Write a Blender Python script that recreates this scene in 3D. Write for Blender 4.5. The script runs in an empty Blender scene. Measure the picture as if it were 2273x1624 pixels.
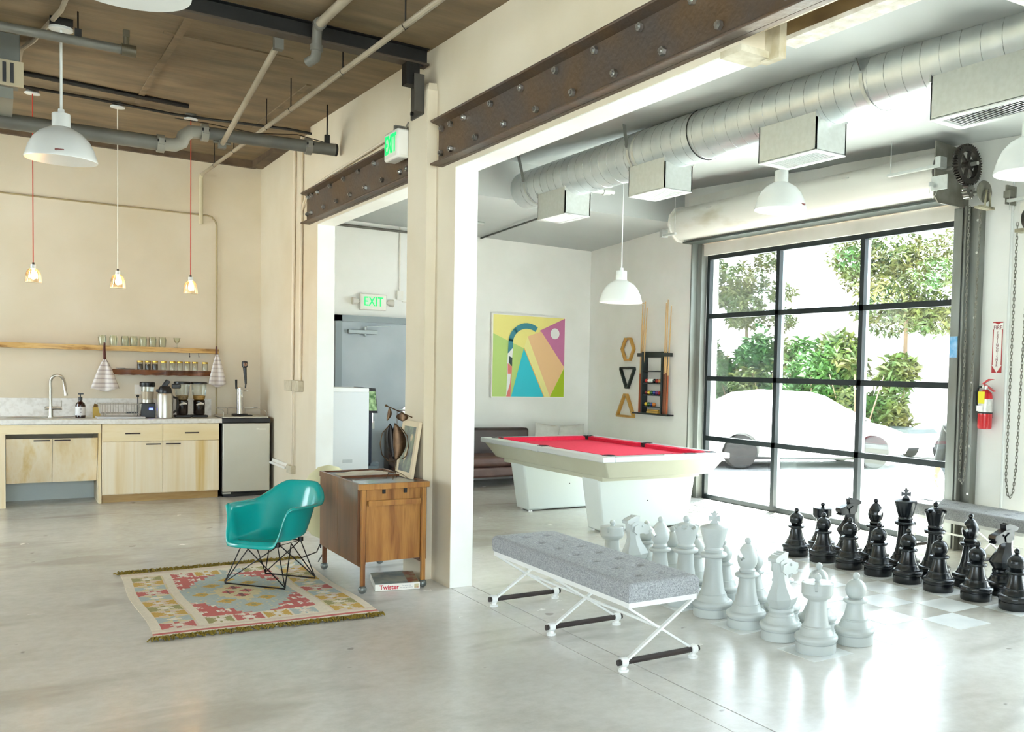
import bpy, bmesh, math, random
from mathutils import Vector, Matrix, Euler
PI = math.pi
R = math.radians
S = bpy.context.scene
COL = S.collection
random.seed(7)

# ------------------------------------------------------------------ camera, world, sun, exposure
cam = bpy.data.cameras.new('camera')
camo = bpy.data.objects.new('camera', cam)
COL.objects.link(camo)
F, CX, CY = 2087.1, 1535.4, 923.1            # focal length and principal point for a 2273 x 1624 frame
YAW, PITCH, ROLL = .6371, -.0437, .0255
cam.sensor_width = 36.0
cam.sensor_fit = 'HORIZONTAL'
cam.lens = 36.0 * F / 2273
cam.shift_x = -(CX - 2273 / 2) / 2273
cam.shift_y = (CY - 1624 / 2) / 2273
cam.clip_start, cam.clip_end = .05, 300
fwd = Vector((math.sin(YAW) * math.cos(PITCH), math.cos(YAW) * math.cos(PITCH), math.sin(PITCH)))
rgt = Vector((math.cos(YAW), -math.sin(YAW), 0))
upv = rgt.cross(fwd)
r2 = rgt * math.cos(ROLL) + upv * math.sin(ROLL)
u2 = upv * math.cos(ROLL) - rgt * math.sin(ROLL)
mw = Matrix((r2, u2, -fwd)).transposed().to_4x4()
mw.translation = Vector((0, 0, 1.6))
camo.matrix_world = mw
S.camera = camo

world = bpy.data.worlds.new('sky')
S.world = world
world.use_nodes = True
bg = world.node_tree.nodes['Background']
bg.inputs[0].default_value = (.87, .93, 1.06, 1)
bg.inputs[1].default_value = 2.0
sun = bpy.data.lights.new('sun', 'SUN')
sun.energy = 42.0
sun.angle = R(.6)
sun.color = (1, .985, .96)
suno = bpy.data.objects.new('sun', sun)
COL.objects.link(suno)
suno.rotation_euler = Vector((-.34, -.22, -1)).to_track_quat('-Z', 'Y').to_euler()
suno.location = (14, 12, 20)

S.view_settings.view_transform = 'Standard'
S.view_settings.look = 'None'
S.view_settings.gamma = 1
S.view_settings.use_curve_mapping = False
S.view_settings.exposure = 2.95
cy = S.cycles
cy.use_denoising = True
try:
    cy.denoiser = 'OPENIMAGEDENOISE'
except Exception:
    pass
cy.max_bounces = 9
cy.diffuse_bounces = 6
cy.glossy_bounces = 4
cy.transmission_bounces = 6
cy.transparent_max_bounces = 12
cy.caustics_reflective = False
cy.caustics_refractive = False
cy.sample_clamp_indirect = 8

# ------------------------------------------------------------------ materials
def lin(h):
    if isinstance(h, str):
        h = h.lstrip('#')
        c = [int(h[i:i + 2], 16) / 255 for i in (0, 2, 4)]
    else:
        c = h
    return tuple(x / 12.92 if x <= .04045 else ((x + .055) / 1.055) ** 2.4 for x in c) + (1,)

MATS = {}
def mat(name, col, rough=.5, metal=0, col2=None, scale=6, bump=0, stretch=None, spec=None, emit=None, es=0,
        trans=0, alpha=1, detail=4, lo=.35, hi=.65, coat=0, bscale=None, ior=None):
    if name in MATS:
        return MATS[name]
    m = bpy.data.materials.new(name)
    m.use_nodes = True
    nt = m.node_tree
    n = nt.nodes
    l = nt.links
    b = n['Principled BSDF']
    b.inputs['Base Color'].default_value = lin(col)
    b.inputs['Roughness'].default_value = rough
    b.inputs['Metallic'].default_value = metal
    if spec is not None: b.inputs['Specular IOR Level'].default_value = spec
    if ior: b.inputs['IOR'].default_value = ior
    if trans: b.inputs['Transmission Weight'].default_value = trans
    if coat: b.inputs['Coat Weight'].default_value = coat
    b.inputs['Alpha'].default_value = alpha
    if emit:
        b.inputs['Emission Color'].default_value = lin(emit)
        b.inputs['Emission Strength'].default_value = es
    if col2 or bump:
        tc = n.new('ShaderNodeTexCoord')
        mp = n.new('ShaderNodeMapping')
        l.new(tc.outputs['Object'], mp.inputs['Vector'])
        if stretch: mp.inputs['Scale'].default_value = stretch
        nz = n.new('ShaderNodeTexNoise')
        nz.inputs['Scale'].default_value = scale
        nz.inputs['Detail'].default_value = detail
        l.new(mp.outputs[0], nz.inputs['Vector'])
        if col2:
            rp = n.new('ShaderNodeValToRGB')
            rp.color_ramp.elements[0].position = lo
            rp.color_ramp.elements[1].position = hi
            rp.color_ramp.elements[0].color = lin(col)
            rp.color_ramp.elements[1].color = lin(col2)
            l.new(nz.outputs['Fac'], rp.inputs[0])
            l.new(rp.outputs[0], b.inputs['Base Color'])
        if bump:
            bn = n.new('ShaderNodeBump')
            bn.inputs['Strength'].default_value = bump
            bn.inputs['Distance'].default_value = .02
            if bscale:
                nz2 = n.new('ShaderNodeTexNoise')
                nz2.inputs['Scale'].default_value = bscale
                l.new(mp.outputs[0], nz2.inputs['Vector'])
                l.new(nz2.outputs['Fac'], bn.inputs['Height'])
            else:
                l.new(nz.outputs['Fac'], bn.inputs['Height'])
            l.new(bn.outputs[0], b.inputs['Normal'])
    MATS[name] = m
    return m

def glassmat(name, tint='#ffffff', refl=.08, rough=.0):
    if name in MATS: return MATS[name]
    m = bpy.data.materials.new(name)
    m.use_nodes = True
    nt = m.node_tree
    nt.nodes.clear()
    o = nt.nodes.new('ShaderNodeOutputMaterial')
    mx = nt.nodes.new('ShaderNodeMixShader')
    tr = nt.nodes.new('ShaderNodeBsdfTransparent')
    gl = nt.nodes.new('ShaderNodeBsdfGlossy')
    lw = nt.nodes.new('ShaderNodeLayerWeight')
    ml = nt.nodes.new('ShaderNodeMath')
    ml.operation = 'MULTIPLY_ADD'
    ml.inputs[1].default_value = .6
    ml.inputs[2].default_value = refl
    lw.inputs[0].default_value = .25
    tr.inputs[0].default_value = lin(tint)
    gl.inputs['Roughness'].default_value = rough
    nt.links.new(lw.outputs['Fresnel'], ml.inputs[0])
    nt.links.new(ml.outputs[0], mx.inputs[0])
    nt.links.new(tr.outputs[0], mx.inputs[1])
    nt.links.new(gl.outputs[0], mx.inputs[2])
    nt.links.new(mx.outputs[0], o.inputs[0])
    MATS[name] = m
    return m

# ------------------------------------------------------------------ mesh builder
class MB:
    def __init__(s):
        s.v, s.f, s.mi, s.cur = [], [], [], 0
    def add(s, vs, fs):
        o = len(s.v)
        s.v += [tuple(v) for v in vs]
        for f in fs:
            s.f.append([i + o for i in f]); s.mi.append(s.cur)
        return s
    def bx(s, x0, x1, y0, y1, z0, z1):
        return s.add([(x0, y0, z0), (x1, y0, z0), (x1, y1, z0), (x0, y1, z0), (x0, y0, z1), (x1, y0, z1), (x1, y1, z1), (x0, y1, z1)],
                     [(3, 2, 1, 0), (4, 5, 6, 7), (0, 1, 5, 4), (1, 2, 6, 5), (2, 3, 7, 6), (3, 0, 4, 7)])
    def box(s, c, d, rot=None):
        o = len(s.v)
        x, y, z = (k / 2 for k in d)
        s.bx(-x, x, -y, y, -z, z)
        m = Euler(rot).to_matrix() if rot else None
        for i in range(o, len(s.v)):
            p = Vector(s.v[i])
            if m: p = m @ p
            s.v[i] = tuple(p + Vector(c))
        return s
    def bar(s, p0, p1, w, h=None):
        """square bar between two points"""
        h = h or w
        p0, p1 = Vector(p0), Vector(p1)
        d = (p1 - p0).normalized()
        a = Vector((0, 0, 1)) if abs(d.z) < .95 else Vector((0, 1, 0))
        u = d.cross(a).normalized() * w / 2
        t = u.normalized().cross(d).normalized() * h / 2
        vs = []
        for p in (p0, p1):
            vs += [p - u - t, p + u - t, p + u + t, p - u + t]
        return s.add(vs, [(3, 2, 1, 0), (4, 5, 6, 7), (0, 1, 5, 4), (1, 2, 6, 5), (2, 3, 7, 6), (3, 0, 4, 7)])
    def cyl(s, p0, p1, r, n=14, r1=None, caps=True):
        p0, p1 = Vector(p0), Vector(p1)
        r1 = r if r1 is None else r1
        d = (p1 - p0).normalized()
        a = Vector((0, 0, 1)) if abs(d.z) < .95 else Vector((1, 0, 0))
        u = d.cross(a).normalized()
        w = d.cross(u)
        vs = []
        for p, q in ((p0, r), (p1, r1)):
            for i in range(n):
                t = 2 * PI * i / n
                vs.append(p + u * math.cos(t) * q + w * math.sin(t) * q)
        fs = [(i, (i + 1) % n, n + (i + 1) % n, n + i) for i in range(n)]
        if caps: fs += [tuple(range(n - 1, -1, -1)), tuple(range(n, 2 * n))]
        return s.add(vs, fs)
    def tube(s, pts, r, n=8, closed=False):
        pts = [Vector(p) for p in pts]
        k = len(pts)
        vs, fs = [], []
        prev = None
        for i, p in enumerate(pts):
            if closed: d = pts[(i + 1) % k] - pts[i - 1]
            else: d = pts[min(i + 1, k - 1)] - pts[max(i - 1, 0)]
            d.normalize()
            if prev is None:
                a = Vector((0, 0, 1)) if abs(d.z) < .9 else Vector((1, 0, 0))
                u = d.cross(a).normalized()
            else:
                u = (prev - d * prev.dot(d)).normalized()
            prev = u
            w = d.cross(u)
            rr = r[i] if isinstance(r, (list, tuple)) else r
            for j in range(n):
                t = 2 * PI * j / n
                vs.append(p + u * math.cos(t) * rr + w * math.sin(t) * rr)
        for i in range(k if closed else k - 1):
            for j in range(n):
                a, b = i * n + j, i * n + (j + 1) % n
                c, d2 = ((i + 1) % k) * n + (j + 1) % n, ((i + 1) % k) * n + j
                fs.append((a, b, c, d2))
        if not closed:
            fs += [tuple(range(n - 1, -1, -1)), tuple(range((k - 1) * n, k * n))]
        return s.add(vs, fs)
    def lathe(s, prof, n=28, c=(0, 0, 0), sx=1, sy=1, axis='z'):
        vs, fs = [], []
        k = len(prof)
        for r, z in prof:
            for j in range(n):
                t = 2 * PI * j / n
                p = (r * math.cos(t) * sx, r * math.sin(t) * sy, z)
                if axis == 'x': p = (p[2], p[0], p[1])
                elif axis == 'y': p = (p[1], p[2], p[0])
                vs.append((p[0] + c[0], p[1] + c[1], p[2] + c[2]))
        for i in range(k - 1):
            for j in range(n):
                fs.append((i * n + j, i * n + (j + 1) % n, (i + 1) * n + (j + 1) % n, (i + 1) * n + j))
        if prof[0][0] > 1e-6: fs.append(tuple(range(n - 1, -1, -1)))
        if prof[-1][0] > 1e-6: fs.append(tuple(range((k - 1) * n, k * n)))
        return s.add(vs, fs)
    def prism(s, poly, axis, a, b):
        """polygon extruded along axis from a to b; poly holds the two other coordinates in order"""
        def P(q, t):
            return (t, q[0], q[1]) if axis == 'x' else (q[0], t, q[1]) if axis == 'y' else (q[0], q[1], t)
        n = len(poly)
        vs = [P(q, a) for q in poly] + [P(q, b) for q in poly]
        fs = [tuple(range(n - 1, -1, -1)), tuple(range(n, 2 * n))] + [(i, (i + 1) % n, n + (i + 1) % n, n + i) for i in range(n)]
        return s.add(vs, fs)
    def sphere(s, c, r, n=16, sz=1):
        k = max(6, n // 2)
        return s.lathe([(max(1e-7, r * math.sin(PI * i / k)), -r * math.cos(PI * i / k) * sz) for i in range(k + 1)], n, c)
    def mesh(s, name, mats, smooth=32):
        me = bpy.data.meshes.new(name)
        me.from_pydata(s.v, [], s.f)
        for m in (mats if isinstance(mats, (list, tuple)) else [mats]): me.materials.append(m)
        me.polygons.foreach_set('material_index', s.mi)
        bm = bmesh.new()
        bm.from_mesh(me)
        bmesh.ops.remove_doubles(bm, verts=bm.verts, dist=1e-6)
        bmesh.ops.recalc_face_normals(bm, faces=bm.faces)
        bm.to_mesh(me)
        bm.free()
        me.polygons.foreach_set('use_smooth', [True] * len(me.polygons))
        me.set_sharp_from_angle(angle=R(smooth))
        return me
    def build(s, name, mats, parent=None, loc=None, rot=None, bevel=0, smooth=32, seg=2):
        return link(name, s.mesh(name, mats, smooth), parent, loc, rot, bevel, seg)

def link(name, me, parent=None, loc=None, rot=None, bevel=0, seg=2):
    o = bpy.data.objects.new(name, me)
    COL.objects.link(o)
    if parent: o.parent = parent
    if loc: o.location = loc
    if rot: o.rotation_euler = rot
    if bevel:
        b = o.modifiers.new('bevel', 'BEVEL')
        b.width = bevel; b.segments = seg; b.limit_method = 'ANGLE'; b.angle_limit = R(40)
        b.harden_normals = False
    return o

def tag(o, label, cat, group=None):
    o['label'] = label; o['category'] = cat
    if group: o['group'] = group
    return o

def thing(name, label, cat, loc=(0, 0, 0), rz=0, group=None):
    o = bpy.data.objects.new(name, None)
    COL.objects.link(o)
    o.empty_display_size = .1
    o.location = loc; o.rotation_euler = (0, 0, rz)
    return tag(o, label, cat, group)

def struct(o, label=None):
    o['kind'] = 'structure'
    if label: o['label'] = label
    return o

def kids(o):
    return [c for c in bpy.data.objects if c.parent == o]

def dup(o, loc=None, rz=None, label=None, parent=None, group=None):
    c = o.copy()
    COL.objects.link(c)
    if parent: c.parent = parent
    if loc is not None: c.location = loc
    if rz is not None: c.rotation_euler = (0, 0, rz)
    if label: c['label'] = label
    if group: c['group'] = group
    for k in kids(o): dup(k, parent=c)
    return c

def bool_cut(me, cutter, name):
    a = bpy.data.objects.new('tmp_a', me); b = bpy.data.objects.new('tmp_b', cutter)
    COL.objects.link(a); COL.objects.link(b)
    md = a.modifiers.new('b', 'BOOLEAN'); md.operation = 'DIFFERENCE'; md.object = b; md.solver = 'EXACT'
    dg = bpy.context.evaluated_depsgraph_get()
    out = bpy.data.meshes.new_from_object(a.evaluated_get(dg))
    out.name = name
    bpy.data.objects.remove(a); bpy.data.objects.remove(b)
    out.polygons.foreach_set('use_smooth', [True] * len(out.polygons))
    out.set_sharp_from_angle(angle=R(32))
    return out

def text_mesh(txt, size, m, extrude=.001, align='CENTER', bold=0, sx=1):
    cu = bpy.data.curves.new('t', 'FONT')
    cu.body = txt; cu.size = size; cu.extrude = extrude; cu.align_x = align; cu.align_y = 'CENTER'
    cu.offset = bold
    cu.resolution_u = 3
    o = bpy.data.objects.new('t', cu)
    COL.objects.link(o)
    bpy.context.view_layer.update()
    dg = bpy.context.evaluated_depsgraph_get()
    me = bpy.data.meshes.new_from_object(o.evaluated_get(dg))
    bpy.data.objects.remove(o)
    me.materials.clear(); me.materials.append(m)
    if sx != 1:
        for v in me.vertices: v.co.x *= sx
    return me

FACE_NX = (R(90), 0, R(-90))     # text that reads from the -X side
FACE_NY = (R(90), 0, 0)          # text that reads from the -Y side

# shared materials
white_wall = mat('white painted wall', '#efefec', .62, col2='#e6e6e1', scale=1.2, bump=.06, bscale=9)
warm_wall = mat('cream painted wall', '#dfd4bf', .6, col2='#d5c8ae', scale=.9, bump=.12, bscale=7)
trim_white = mat('white trim paint', '#f1f0ea', .5, col2='#e8e6de', scale=2, bump=.05, bscale=14)
ceil_brown = mat('brown plaster ceiling', '#857256', .75, col2='#6a5a44', scale=1.4, bump=.25, bscale=5, stretch=(1, 3, 1))
ceil_grey = mat('grey painted ceiling', '#b7bbba', .6, col2='#adb2b1', scale=.7)
steel_rust = mat('rusted brown steel', '#5b514b', .5, .45, col2='#69543f', scale=3.0, bump=.15, bscale=30)
dark_steel = mat('black steel', '#191816', .5, .4)
bolt_steel = mat('zinc bolt', '#b9b9b4', .3, .9)
galv = mat('galvanised duct metal', '#d9dee0', .34, .7, col2='#c9d0d3', scale=5, stretch=(1, 1, 1))
galv_flat = mat('galvanised sheet', '#c9ccc9', .42, .6, col2='#c2c5c1', scale=30)
white_enamel = mat('white enamel', '#dcdfdd', .25, col2='#d8dbda', scale=3)
white_plastic = mat('white plastic', '#ece9e1', .45)
black_plastic = mat('black plastic', '#141415', .38)
chrome = mat('chrome', '#d8d8d6', .12, 1)
brushed = mat('brushed steel', '#c9c5ba', .32, .75, col2='#b8b4a8', scale=30, stretch=(1, 1, .05))
cable_black = mat('black cable', '#1c1a18', .6)
clear = glassmat('clear glass', '#f6fbfa', .06)
pane_glass = glassmat('window glass', '#f4faf8', .03)
grey_pipe = mat('grey painted pipe', '#6f6d64', .55, .1, col2='#615f57', scale=4)
pale_pipe = mat('pale painted pipe', '#a99e8a', .55, .05, col2='#998d78', scale=3)
# ================================================================== THE SETTING
def concrete():
    m = bpy.data.materials.new('polished concrete')
    m.use_nodes = True
    nt = m.node_tree; n = nt.nodes; l = nt.links
    b = n['Principled BSDF']
    tc = n.new('ShaderNodeTexCoord')
    def noise(scale, detail, stretch=(1, 1, 1), rough=.55, dist=0):
        mp = n.new('ShaderNodeMapping'); mp.inputs['Scale'].default_value = stretch
        l.new(tc.outputs['Object'], mp.inputs['Vector'])
        z = n.new('ShaderNodeTexNoise'); z.inputs['Scale'].default_value = scale; z.inputs['Detail'].default_value = detail
        z.inputs['Roughness'].default_value = rough; z.inputs['Distortion'].default_value = dist
        l.new(mp.outputs[0], z.inputs['Vector'])
        return z.outputs['Fac']
    def ramp(src, stops):
        r = n.new('ShaderNodeValToRGB')
        e = r.color_ramp.elements
        e[0].position, e[0].color = stops[0][0], lin(stops[0][1])
        e[1].position, e[1].color = stops[-1][0], lin(stops[-1][1])
        for p, c in stops[1:-1]:
            k = e.new(p); k.color = lin(c)
        l.new(src, r.inputs[0])
        return r.outputs[0]
    def mix(f, a, c, mode='MIX'):
        x = n.new('ShaderNodeMixRGB'); x.blend_type = mode
        if isinstance(f, float): x.inputs[0].default_value = f
        else: l.new(f, x.inputs[0])
        l.new(a, x.inputs[1]); l.new(c, x.inputs[2])
        return x.outputs[0]
    base = ramp(noise(.55, 6, (1, .8, 1), .6, .6), [(.3, '#b2ada1'), (.5, '#cecbc4'), (.68, '#e2e1dd')])
    fine = ramp(noise(14, 8, (1, 1, 1), .7), [(.3, '#b3aea5'), (.7, '#e6e5e1')])
    c1 = mix(.28, base, fine)
    patch = ramp(noise(1.1, 3, (.6, 1.6, 1), .5, .4), [(.56, '#000000'), (.64, '#ffffff')])
    tint = n.new('ShaderNodeRGB'); tint.outputs[0].default_value = lin('#a8a297')
    half = n.new('ShaderNodeMath'); half.operation = 'MULTIPLY'; half.inputs[1].default_value = .55
    l.new(patch, half.inputs[0])
    c2 = mix(half.outputs[0], c1, tint.outputs[0])
    pit = ramp(noise(7, 2, (1, 1, 1), .4), [(.735, '#000000'), (.76, '#ffffff')])
    dk = n.new('ShaderNodeRGB'); dk.outputs[0].default_value = lin('#6d6558')
    h2 = n.new('ShaderNodeMath'); h2.operation = 'MULTIPLY'; h2.inputs[1].default_value = .5
    l.new(pit, h2.inputs[0])
    c3 = mix(h2.outputs[0], c2, dk.outputs[0])
    l.new(c3, b.inputs['Base Color'])
    rr = n.new('ShaderNodeMapRange'); rr.inputs[3].default_value = .13; rr.inputs[4].default_value = .34
    l.new(noise(2.2, 5, (1, 1, 1), .6), rr.inputs[0])
    l.new(rr.outputs[0], b.inputs['Roughness'])
    b.inputs['Specular IOR Level'].default_value = .55
    bn = n.new('ShaderNodeBump'); bn.inputs['Strength'].default_value = .05; bn.inputs['Distance'].default_value = .02
    l.new(noise(9, 4), bn.inputs['Height'])
    l.new(bn.outputs[0], b.inputs['Normal'])
    return m
conc = concrete()
joint_dark = mat('dark floor joint', '#4a4238', .8)

floor = struct(MB().bx(-5, 7.6, -3.5, 13.2, -.25, -.012).build('floor', joint_dark), 'polished grey concrete floor with saw cut joints')
MB().bx(-5, 2.657, -3.5, 13.1, -.012, 0).build('slab', conc, floor)
MB().bx(2.663, 2.818, -3.5, 6.5, -.012, -.001).build('slab', conc, floor)
MB().bx(2.657, 2.824, 6.5, 13.1, -.012, 0).build('slab', conc, floor)
MB().bx(2.824, 7.6, -3.5, 13.1, -.012, 0).build('slab', conc, floor)
# painted white squares of the floor chess board
SQ, BX0, BY0 = .325, 3.694, 3.772
sqm = mat('white painted square', '#dfe1e0', .3, col2='#d2d5d4', scale=5)
sq_me = MB().bx(.004, SQ - .004, .004, SQ - .004, 0, .0015).mesh('board_square', sqm)
for i in range(8):
    for j in range(8):
        if (i + j) % 2 == 0:
            link('board_square', sq_me, floor, (BX0 + i * SQ, BY0 + j * SQ, 0))

# ---- divider wall with two openings
W = MB()
W.bx(2.72, 2.90, 10.40, 13.2, 0, 4.3)
W.bx(2.65, 2.82, 10.10, 10.40, 0, 4.3)
W.bx(2.65, 2.82, 7.26, 10.10, 3.045, 4.3)
W.bx(2.65, 2.82, 6.50, 7.26, 0, 4.3)
W.bx(2.65, 2.82, 3.30, 6.50, 3.045, 4.3)
W.bx(2.65, 2.74, .3, 3.30, 3.125, 4.3)
W.bx(2.74, 2.82, .3, 3.30, 3.20, 4.3)
W.bx(2.65, 2.82, -3.5, .3, 0, 4.3)
wall_div = struct(W.build('wall_divider', warm_wall), 'cream painted concrete wall with two wide openings')
P = MB()
P.bx(2.575, 2.652, 6.86, 7.26, 0, 3.66)
P.add([(2.575, 6.86, 3.66), (2.652, 6.86, 3.66), (2.652, 7.26, 3.66), (2.575, 7.26, 3.66), (2.60, 6.90, 3.72), (2.652, 6.88, 3.72), (2.652, 7.26, 3.72), (2.60, 7.22, 3.72)],
      [(0, 1, 5, 4), (3, 0, 4, 7), (4, 5, 6, 7), (2, 3, 7, 6)])
P.build('pilaster', warm_wall, wall_div)
# white painted reveals of the openings
V = MB()
V.bx(2.652, 2.823, 6.497, 6.502, 0, 3.045)
V.bx(2.652, 2.823, 3.3, 6.5, 3.040, 3.046)
V.bx(2.652, 2.823, 10.096, 10.102, 0, 3.045)
V.bx(2.652, 2.823, 7.26, 10.1, 3.040, 3.046)
V.build('reveal', trim_white, wall_div)
V = MB()
V.bx(2.64, 2.83, 3.27, 3.42, 3.03, 3.06).bx(2.80, 2.84, 3.2, 3.33, 3.02, 3.22)
V.build('broken_edge', mat('chipped concrete', '#d8d0bb', .8, col2='#b8ab8c', scale=9, bump=.6), wall_div)

struct(MB().bx(-5, 2.80, 13.0, 13.2, 0, 4.35).build('wall_back_kitchen', warm_wall), 'cream painted back wall of the kitchen')
struct(MB().bx(2.80, 7.6, 12.75, 12.95, 0, 4.35).build('wall_back', white_wall), 'white back wall of the pool table room')
# window wall
Wr = MB()
X0, X1 = 7.42, 7.60
Wr.bx(X0, X1, 9.76, 12.95, 0, 4.35)
Wr.bx(X0, X1, 5.76, 9.76, 3.15, 4.35)
Wr.bx(X0, X1, 4.80, 5.76, 0, 4.35)
Wr.bx(X0, X1, 1.90, 4.80, 3.15, 4.35)
Wr.bx(X0, X1, -3.5, 1.90, 0, 4.35)
struct(Wr.build('wall_right', white_wall), 'white outer wall with glazed openings')
Wl = MB()
Wl.bx(-5.2, -5, -3.5, 13.2, 0, .5).bx(-5.2, -5, -3.5, 13.2, 3.5, 4.35)
for a, b in ((-3.5, -2.6), (.6, 9.2), (12.4, 13.2)): Wl.bx(-5.2, -5, a, b, .5, 3.5)  # gaps are guessed window openings, added to light the kitchen side
struct(Wl.build('wall_left', warm_wall), 'unseen cream wall with tall windows added to light the kitchen side')
Wf = MB()
Wf.bx(-5.2, 7.6, -3.7, -3.5, 0, .4).bx(-5.2, 7.6, -3.7, -3.5, 3.5, 4.35)
for a, b in ((-5.2, -4.4), (-1.0, -.5), (2.6, 7.6)): Wf.bx(a, b, -3.7, -3.5, .4, 3.5)  # guessed openings behind the camera, added to let daylight in
struct(Wf.build('wall_front', white_wall), 'unseen white street wall with wide windows added for light')

# ceilings
def zl(y): return 3.815 + .0258 * y
def zr(y): return 3.83 + .045 * (y - 5.2)
Cl = MB()
Cl.add([(-5.2, -3.7, zl(-3.7)), (2.75, -3.7, zl(-3.7)), (2.75, 13.2, zl(13.2)), (-5.2, 13.2, zl(13.2)),
        (-5.2, -3.7, zl(-3.7) + .15), (2.75, -3.7, zl(-3.7) + .15), (2.75, 13.2, zl(13.2) + .15), (-5.2, 13.2, zl(13.2) + .15)],
       [(3, 2, 1, 0), (4, 5, 6, 7), (0, 1, 5, 4), (1, 2, 6, 5), (2, 3, 7, 6), (3, 0, 4, 7)])
ceil = struct(Cl.build('ceiling', ceil_brown), 'brown plaster ceiling over the kitchen side')
Cr = MB()
Cr.add([(2.81, -3.7, zr(-3.7)), (7.6, -3.7, zr(-3.7)), (7.6, 10.3, zr(10.3)), (2.81, 10.3, zr(10.3)),
        (2.81, -3.7, 4.4), (7.6, -3.7, 4.4), (7.6, 10.3, 4.4), (2.81, 10.3, 4.4)],
       [(3, 2, 1, 0), (4, 5, 6, 7), (0, 1, 5, 4), (1, 2, 6, 5), (2, 3, 7, 6), (3, 0, 4, 7)])
Cr.add([(2.81, 10.3, 3.61), (7.6, 10.3, 3.61), (7.6, 12.95, 3.455), (2.81, 12.95, 3.52),
        (2.81, 10.3, 4.4), (7.6, 10.3, 4.4), (7.6, 12.95, 4.4), (2.81, 12.95, 4.4)],
       [(3, 2, 1, 0), (4, 5, 6, 7), (0, 1, 5, 4), (1, 2, 6, 5), (2, 3, 7, 6), (3, 0, 4, 7)])
ceil_r = struct(Cr.build('ceiling_pool_room', ceil_grey), 'grey painted ceiling with a lower bay over the back corner')
# patch boards on the brown ceiling
for (x, y, a, b) in ((1.1, 8.9, .05, 3.4), (1.45, 8.0, .9, .04), (2.2, 9.8, .04, 2.2)):
    o = MB().box((0, 0, 0), (a, b, .012)).build('batten', ceil_brown, ceil, (x, y, zl(y) - .005), (R(1.48), 0, 0))
MB().bx(-5, 2.65, 12.93, 13.0, 4.06, 4.16).build('edge_board', mat('old brown edge board', '#4d4034', .8, col2='#6a5744', scale=6), ceil)
MB().bx(2.60, 2.72, 11.2, 12.95, 4.06, 4.16).build('edge_board', MATS['old brown edge board'], ceil)
o = MB().bar((5.59, 10.32, 3.578), (5.59, 12.74, 3.478), .016, .02).build('seam_strip', mat('dark seam', '#4c514e', .7), ceil_r)

# ---- steel channels bolted above the openings
bolt_me = MB().cyl((-.002, 0, 0), (-.022, 0, 0), .023, 6).cyl((-.02, 0, 0), (-.032, 0, 0), .012, 8).mesh('bolt', bolt_steel)
def channel(name, label, y0, y1, up, lowr, z0=3.08, z1=3.405):
    t = thing(name, label, 'steel beam', (2.65, (y0 + y1) / 2, z0), 0, 'bolted steel channels over the openings')
    o = t.location
    L = (y1 - y0) / 2
    MB().bx(-.03, .0, -L, L, 0, z1 - z0).build('web', steel_rust, t)
    MB().prism([(-.095, 0), (-.03, 0), (-.03, .032), (-.095, .014)], 'y', -L, L).build('flange', steel_rust, t, bevel=.004)
    MB().prism([(-.095, z1 - z0), (-.095, z1 - z0 - .014), (-.03, z1 - z0 - .032), (-.03, z1 - z0)], 'y', -L, L).build('flange', steel_rust, t, bevel=.004)
    for ys, z in ((up, 3.338), (lowr, 3.166)):
        for y in ys:
            link('bolt', bolt_me, t, (-.03, y - o[1], z - z0), (random.uniform(0, 1), 0, 0))
    return t
channel('steel_channel', 'long rusted steel channel bolted above the wide opening', -.5, 6.75,
        [6.667, 6.5, 6.27] + [5.828 - .445 * k for k in range(12)], [6.68, 6.5] + [6.066 - .445 * k for k in range(13)])
channel('steel_channel', 'short rusted steel channel above the doorway beyond the pilaster', 7.27, 10.40,
        [10.31, 10.17, 9.955, 9.51, 9.07, 8.625, 8.187, 7.745], [10.34, 10.19, 9.735, 9.296, 8.862, 8.42, 7.98, 7.54, 7.385], 3.07, 3.39)
t = thing('steel_channel', 'painted brown steel channel on the rear face of the lintel', 'steel beam', (2.86, 1.6, 3.10), 0, 'bolted steel channels over the openings')
MB().bx(-.02, 0, -1.65, 1.65, .02, .3).build('web', mat('brown painted steel', '#6a543b', .5, .3, col2='#8a7350', scale=4), t)
MB().bx(-.02, .085, -1.65, 1.65, 0, .02).build('flange', mat('flaking white paint', '#e9e4da', .7, col2='#cfc6b6', scale=16, bump=.5), t)
MB().bx(-.02, .085, -1.65, 1.65, .3, .32).build('flange', MATS['flaking white paint'], t)

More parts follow.
